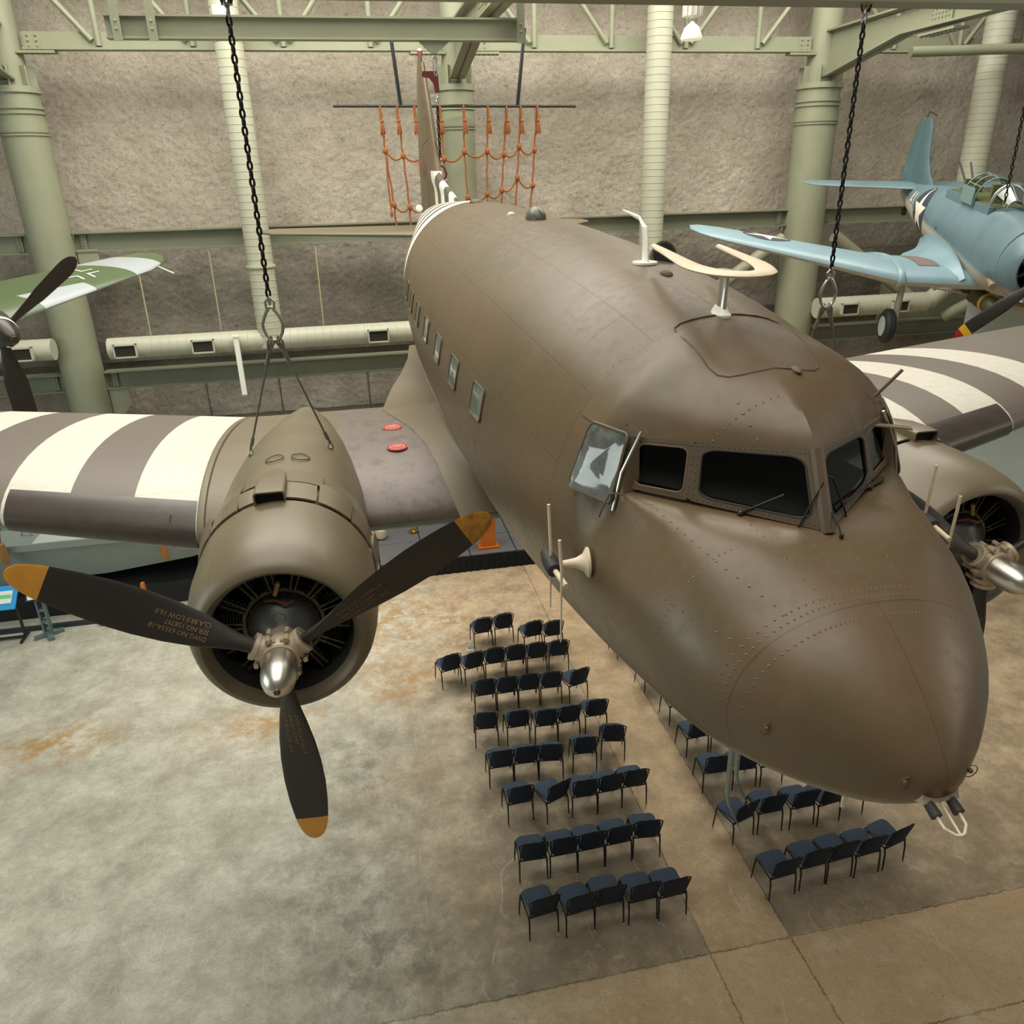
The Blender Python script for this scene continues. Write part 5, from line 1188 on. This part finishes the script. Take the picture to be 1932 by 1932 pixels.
for q in range(9):
    a=q*2*PI/9+.2; mb=MB(); mb.cyl((.72,math.cos(a)*.2,-.03+math.sin(a)*.2),(.72,math.cos(a)*.45,-.03+math.sin(a)*.45),.07,seg=10); mb.build('cylinder',MATS['engine_black'],en)
    mb=MB(); mb.cyl((.6,math.cos(a+.1)*.2,-.03+math.sin(a+.1)*.2),(.6,math.cos(a+.1)*.44,-.03+math.sin(a+.1)*.44),.012,seg=6); mb.build('pushrod_tube',MATS['bright_tube'],en)
mb=MB(); mb.lathe([(0,.05),(.1,.11),(.2,.12),(.3,.1)],(.1,0,-.03),(1,0,0),20); hb=mb.build('propeller_hub',BLD,S)
RT=mat('tip_red',(176,30,34),.45); YT=mat('tip_yellow',(236,184,50),.45)
def sblade(a,R_,parent,tips,m=BLD,hx=.2,cz=-.03,wide=.13,y0=0):
    e=Vector((0,math.cos(a),math.sin(a))); tn=Vector((0,-math.sin(a),math.cos(a)))
    def rings(rs):
        out=[]
        for r in rs:
            f=r/R_; hc=wide*(.35+.65*min(1,max(0,(f-.1)/.4)))*(1 if f<.82 else math.sqrt(max(.01,1-((f-.82)/.185)**2))); th=.07*(1-f)**1.5+.012; b_=math.radians(40-30*f)
            cd=tn*math.cos(b_)+Vector((1,0,0))*math.sin(b_); nn=Vector((-1,0,0))*math.cos(b_)+tn*math.sin(b_)
            out.append([Vector((hx,y0,cz))+e*r+cd*hc*math.cos(u*PI/7)+nn*th*.5*math.sin(u*PI/7) for u in range(14)])
        return out
    cuts=[.08*R_]+[c*R_ for c,_ in tips]+[R_]; ms=[m]+[t[1] for t in tips]
    for i in range(len(ms)):
        lo,hi=cuts[i],cuts[i+1]; n=max(2,int((hi-lo)/.06)); mb=MB(); mb.loft(rings([lo+(hi-lo)*j/n for j in range(n+1)])); mb.build('propeller_blade' if i==0 else 'blade_tip',ms[i],parent,smooth=60)
for q in range(3): sblade(math.radians(77)+q*2*PI/3,1.85,hb,((.86,YT),(.93,RT)))
SW=Wing([(0,2.15,-.78,2.95,.15,.02),(1.85,2.2,-.74,2.8,.15,.02),(2.0,2.22,-.72,2.75,.15,.02),(5.6,3.35,-.16,1.55,.11,0),(6.1,3.65,-.09,1.15,.10,0),(6.33,4.0,-.05,.5,.08,0)])
for sd in (1,-1):
    SW.mesh(sd,[0,.6,1.2,1.85,2.0,3,4,5,5.6,5.9,6.1,6.25,6.33],n=14).build('wing',BW,S,smooth=50)
    mb=MB(); rg=[]
    for y,o in ((1.82,0),(1.84,.03),(1.9,.035),(1.96,.03),(1.98,0)):
        rg.append([(2.2-o+px,sd*y,-.74+pz) for px,pz in naca(2.8+2*o,.15+.6*o,.02,14)])
    mb.loft(rg); mb.build('wing_joint_fairing',BW,S,smooth=50)
    # root fillet
    mb=MB(); rg=[]
    fy=pchip([2.2,2.8,3.6,4.4,4.9,5.6],[.75,.92,1.1,1.22,1.15,.66]); fz=pchip([2.2,2.8,3.6,4.4,4.9,5.6],[-.62,-.38,-.24,-.2,-.25,-.5])
    for x,y0,z2 in [(2.2+3.4*i/16,fy(2.2+3.4*i/16),fz(2.2+3.4*i/16)) for i in range(17)]:
        z0=SW.top(min(x,4.85),y0,.0)[2]
        row=[]
        for t_ in [q/8 for q in range(9)]:
            p=Vector((x,y0,z0))*(1-t_)**2+Vector((x,fw(x)*.97,z0+.06))*2*t_*(1-t_)+Vector((x,fw(x)*.985,z2))*t_*t_; row.append((p.x,sd*p.y,p.z))
        rg.append(row)
    mb.loft(rg,False); mb.build('wing_root_fillet',BW,S,smooth=60,solid=.004)
    decal('star_insignia',[circ(.56)],lambda x,y,sd=sd:SW.top(4.05-y,sd*(4.55+x*1.0) if False else 4.55+x,.006,sd),STRN,S,.14)
    decal('star_insignia',[star(.54)],lambda x,y,sd=sd:SW.top(4.05-y,4.55+x,.012,sd),STRW,S,.10)
    decal('wing_walk',[[(0,0),(.45,0),(.45,1.3),(0,1.3)]],lambda x,y,sd=sd:SW.top(2.75+y,1.0+x,.008,sd),mat('brown_walkway',(112,98,88),.8),S,.15)
    # main gear leg and wheel
    mb=MB(); mb.tube([(2.55,sd*1.75,-.8),(2.5,sd*1.75,-1.75)],.06,12); lg=mb.build('gear_leg',mat('pale_gear_paint',(178,172,156),.5,0,.2,12),S)
    mb=MB(); mb.tube([(2.7,sd*1.75,-1.0),(2.62,sd*1.78,-1.4),(2.52,sd*1.75,-1.5)],.02,8); mb.build('gear_link',MATS['pale_gear_paint'],lg)
    mb=MB(); mb.lathe([(-.11,.2),(-.10,.33),(-.05,.385),(.05,.385),(.10,.33),(.11,.2)],(2.5,sd*1.9,-1.80),(0,1,0),30); mb.build('tyre',RUBB,lg); mb=MB(); mb.lathe([(-.115,.05),(-.118,.22),(.118,.22),(.115,.05)],(2.5,sd*1.9,-1.80),(0,1,0),24); mb.build('wheel_disc',mat('pale_blue_disc',(176,190,186),.5),lg)
ST2=Wing([(0,7.75,.33,1.5,.08,0),(.3,7.85,.33,1.4,.08,0),(2.3,8.3,.33,1.05,.07,0),(2.75,8.5,.33,.75,.06,0),(2.9,8.8,.33,.3,.06,0)],0)
for sd in (1,-1): ST2.mesh(sd,[0,.3,1,1.7,2.3,2.6,2.75,2.9],n=10).build('tailplane',BT,S,smooth=50)
def vf2(secs,name,m):
    mb=MB(); rg=[]
    for z,xle,c,t in secs: rg.append([(xle+px,pz,z) for px,pz in naca(c,t/c,.0001,8)])
    mb.loft(rg); return mb.build(name,m,S,smooth=50)
BFN=mat('dark_blue_grey_fin',(84,112,116),.45,0,.12,2)
vf2([(.3,6.6,2.4,.12),(.5,7.1,1.9,.12),(.75,7.6,1.4,.12),(1.1,7.95,1.05,.11),(1.6,8.12,.85,.09),(1.85,8.25,.65,.07),(1.98,8.42,.4,.05)],'fin',BFN)
vf2([(.2,8.95,.9,.10),(.7,8.95,.9,.10),(.71,8.95,.75,.09),(1.1,8.93,.72,.08),(1.5,8.92,.55,.07),(1.8,8.86,.40,.05),(1.96,8.75,.25,.03)],'rudder',BFN)
mb=MB(); mb.tube([(8.8,0,1.98),(8.7,0,2.12),(8.4,-.1,2.05)],.012,6); mb.build('fin_aerial',BLKM,S)
# fuselage star and number, starboard side
for sd in (1,-1):
    def fm(x,y,o=.006,sd=sd):
        X=6.3-x*sd*1.0; zc=(ft(X)+fb(X))/2; h=(ft(X)-fb(X))/2; z=.02+y; s_=max(-.98,min(.98,(z-zc)/h)); return (X,sd*(fw(X)*math.sqrt(1-s_*s_)+o),z)
    decal('star_insignia',[circ(.56)],lambda x,y:fm(x,y),STRN,S,.08); decal('star_insignia',[star(.55)],lambda x,y:fm(x,y,.012),STRW,S,.07)
    tm=text_mesh('41',.55,'CENTER'); decal('fuselage_number',None,lambda x,y:fm(x-.95 if sd>0 else x-.95,y+.12,.01),STRW,S,.08,meshdata=tm)
# cockpit: tub, canopy hoops, windscreen
mb=MB(); mb.box((3.9,0,.56),(2.5,.76,.32)); tub=mb.build('cockpit_coaming',BF,S,smooth=0)
mb=MB(); mb.box((3.9,0,.66),(2.4,.68,.14)); mb.build('cockpit_floor',TANK,tub,smooth=0)
mb=MB(); mb.box((3.15,0,.85),(.1,.45,.5)); mb.build('seat_back',TANK,tub,smooth=0); mb=MB(); mb.box((4.7,0,.8),(.1,.4,.4)); mb.build('gunner_seat_back',TANK,tub,smooth=0); mb=MB(); mb.sphere((3.2,0,1.0),.1,10,8); mb.build('headrest',RUBB,tub)
def hoop(x,w_,h,z0=.62,n=14): return [(x,w_*math.cos(PI*i/n),z0+h*math.sin(PI*i/n)**.8) for i in range(n+1)]
def cano(x0,x1,w0,h0,w1,h1,nf):
    mb=MB(); mb.loft([hoop(x0,w0,h0),hoop(x1,w1,h1)],False); g=mb.build('canopy_glazing',CGL,S,smooth=50)
    mb=MB()
    for i in range(nf): f=i/(nf-1); mb.tube(hoop(lerp1(x0,x1,f),lerp1(w0,w1,f)+.004,lerp1(h0,h1,f)+.004),.014,6)
    for i in (0,3,7,11,14): a=hoop(x0,w0,h0)[i]; c=hoop(x1,w1,h1)[i]; mb.cyl(a,c,.012,seg=6)
    mb.build('canopy_frame',FRG,g); return g
cano(2.35,2.75,.18,.28,.33,.50,2); cano(3.45,4.1,.40,.56,.42,.58,3)
for sd in (1,-1): mb=MB(); mb.box((3.78,sd*.43,.80),(.66,.02,.34)); mb.build('canopy_side_panel',FRG,S,smooth=0)
mb=MB(); mb.tube(hoop(2.78,.34,.52),.03,8); mb.build('windscreen_arch',SIL,S)
mb=MB()
for y in (.08,-.08): mb.cyl((4.9,y,.85),(5.5,y*1.5,1.25),.022,seg=8)
mb.build('rear_gun',BLKM,S)
mb=MB(); mb.cyl((1.35,.5,-.42),(1.0,.58,-.50),.09,.07,14); mb.build('exhaust_stub',mat('tan_exhaust',(150,128,112),.6),S)
mb=MB(); mb.lathe([(0,.02),(.1,.13),(.3,.19),(.9,.19),(1.3,.1),(1.5,.03)],(1.8,0,-1.18),(1,0,0),20); bm_b=mb.build('bomb_body',mat('olive_bomb',(78,80,52),.5),S); mb=MB(); mb.lathe([(0,.192),(.12,.193)],(2.25,0,-1.18),(1,0,0),20); mb.build('yellow_band',YT,bm_b)
mb=MB(); mb.box((3.25,0,-1.18),(.3,.42,.015)); mb.box((3.25,0,-1.18),(.3,.015,.42)); mb.build('bomb_fins',MATS['olive_bomb'],bm_b,smooth=0)
mb=MB(); mb.tube([(8.7,0,-.1),(8.9,0,-.35)],.035,8); tw=mb.build('tail_wheel_leg',BLKM,S); mb=MB(); mb.lathe([(-.05,.06),(-.04,.11),(.04,.11),(.05,.06)],(8.92,0,-.42),(0,1,0),18); mb.build('tail_wheel',RUBB,tw)
for sd in (1,-1):
    decal('vent_panel',[[(0,0),(.08,0),(.08,.05),(0,.05)]],lambda x,y,sd=sd:(4.6+x,sd*(fw(4.6)*.985+.01),-.1+y),RUBB,S,.2)
# its chains
sb=chain('hoist_chain',13.08,14.5,8.85,13.0,.085,.013,'black chain hanging at the right edge above the dive bomber')
# ------------------------------------------------------------------ green and grey fighter at the left edge
G1=lin((76,104,66)); 
def camo():
    m,k,b,tc,sx=base_mat('green_grey_camouflage',.3); X,Y,Z=sx.outputs; P=tc.outputs['Object']; ay=k.m('ABSOLUTE',Y)
    gr=lin((80,96,64)); lg=lin((160,167,170)); n=k.noise(P,.8,2,.4,None,None)
    # wing splinter bands (span positions) leaning with chord
    s=k.m('ADD',ay,k.m('MULTIPLY_ADD',X,.45,-.9))
    def band(lo,hi): return k.m('MULTIPLY',k.m('GREATER_THAN',s,lo),k.m('LESS_THAN',s,hi))
    g=k.m('MAXIMUM',band(3.05,4.15),band(5.0,9)); g=k.m('MAXIMUM',g,k.m('MULTIPLY',k.m('LESS_THAN',s,3.3),k.m('GREATER_THAN',X,2.55))); g=k.m('MAXIMUM',g,band(-1,1.8))
    c=k.mix(g,lg,gr); sn_=k.n('ShaderNodeSeparateXYZ'); k.link(tc.outputs['Normal'],sn_.inputs[0]); e=k.m('LESS_THAN',sn_.outputs[2],-.4); c=k.mix(e,c,lin((168,184,190)))
    k.link(c,b.inputs['Base Color']); return m
CAM=camo()
F=empty('fighter_aircraft',(-8.0,12.5,7.55),(Matrix.Rotation(2.56,3,'Z')@Matrix.Rotation(-.20,3,'Y')).to_euler(),'green and grey camouflaged fighter with black spinner cut by the left edge','aircraft')
F.scale=(1.08,)*3
SP=mat('black_spinner',(44,41,38),.35); 
mb=MB(); mb.lathe([(-.02,.03),(0,.06),(.06,.12),(.18,.19),(.35,.25),(.55,.29),(.6,.29)],(-.32,0,0),(1,0,0),36); hb=mb.build('spinner',SP,F,smooth=60)
mb=MB(); mb.lathe([(0,.045),(.03,.05),(.06,.05)],(-.36,0,0),(1,0,0),16); mb.build('spinner_muzzle',mat('dark_brown_hole',(58,38,26),.7),hb)
# white spiral line on spinner
sp_pts=[]
pr=pchip([0,.06,.18,.35,.55,.6],[.06,.12,.19,.25,.29,.29])
wsp=MB(); r0=[];r1=[]
for i in range(50):
    a=math.radians(300)-i*.15; f=.06+.42*i/49; 
    for lst,df in ((r0,0),(r1,.075*(.5+.5*i/49))): q=min(.6,f+df); r=pr(q)+.004; lst.append((-.32+q,r*math.cos(a),r*math.sin(a)))
wsp.loft([r0,r1],False); wsp.build('spiral_stripe',STRW,hb)
for q in range(3): sblade(math.radians(143)+q*2*PI/3,1.58,hb,(),hx=.02,cz=0,wide=.16)
mb=MB(); rg=[[(x,w_*math.cos(q*PI/20),zc+h*math.sin(q*PI/20)) for q in range(40)] for x,w_,h,zc in ((.3,.29,.29,0),(.8,.38,.42,-.06),(1.6,.42,.5,-.12),(2.6,.43,.52,-.12),(3.6,.42,.55,-.05),(5,.34,.45,0),(6.5,.22,.3,.05),(8,.1,.16,.1))]; mb.loft(rg); mb.build('fuselage',CAM,F,smooth=50)
FW=Wing([(0,1.75,-.62,2.2,.14,0),(.6,1.8,-.58,2.1,.14,0),(4.3,2.62,-.16,1.15,.11,0),(4.75,2.85,-.10,.8,.10,0),(4.93,3.1,-.07,.35,.08,0)])
FW.mesh(-1,[0,.6,1.5,2.4,3.3,4.3,4.55,4.75,4.88,4.93],n=14).build('wing',CAM,F,smooth=50)
mb=MB(); mb.cyl((2.75,-4.55,-.15),(2.25,-4.55,-.17),.014,seg=8); mb.build('pitot_tube',WHITE,F)
cr_=[]
for sx_,sy in ((1,1),(-1,1),(-1,-1),(1,-1)): cr_.append([(sx_*.09,sy*.34),(sx_*.09,sy*.09),(sx_*.34,sy*.09),(sx_*.34,sy*.13),(sx_*.13,sy*.13),(sx_*.13,sy*.34)])
for poly in cr_: decal('wing_cross',[poly],lambda x,y:FW.top(3.0-y,3.0+x,.008,-1),STRW,F,.12)
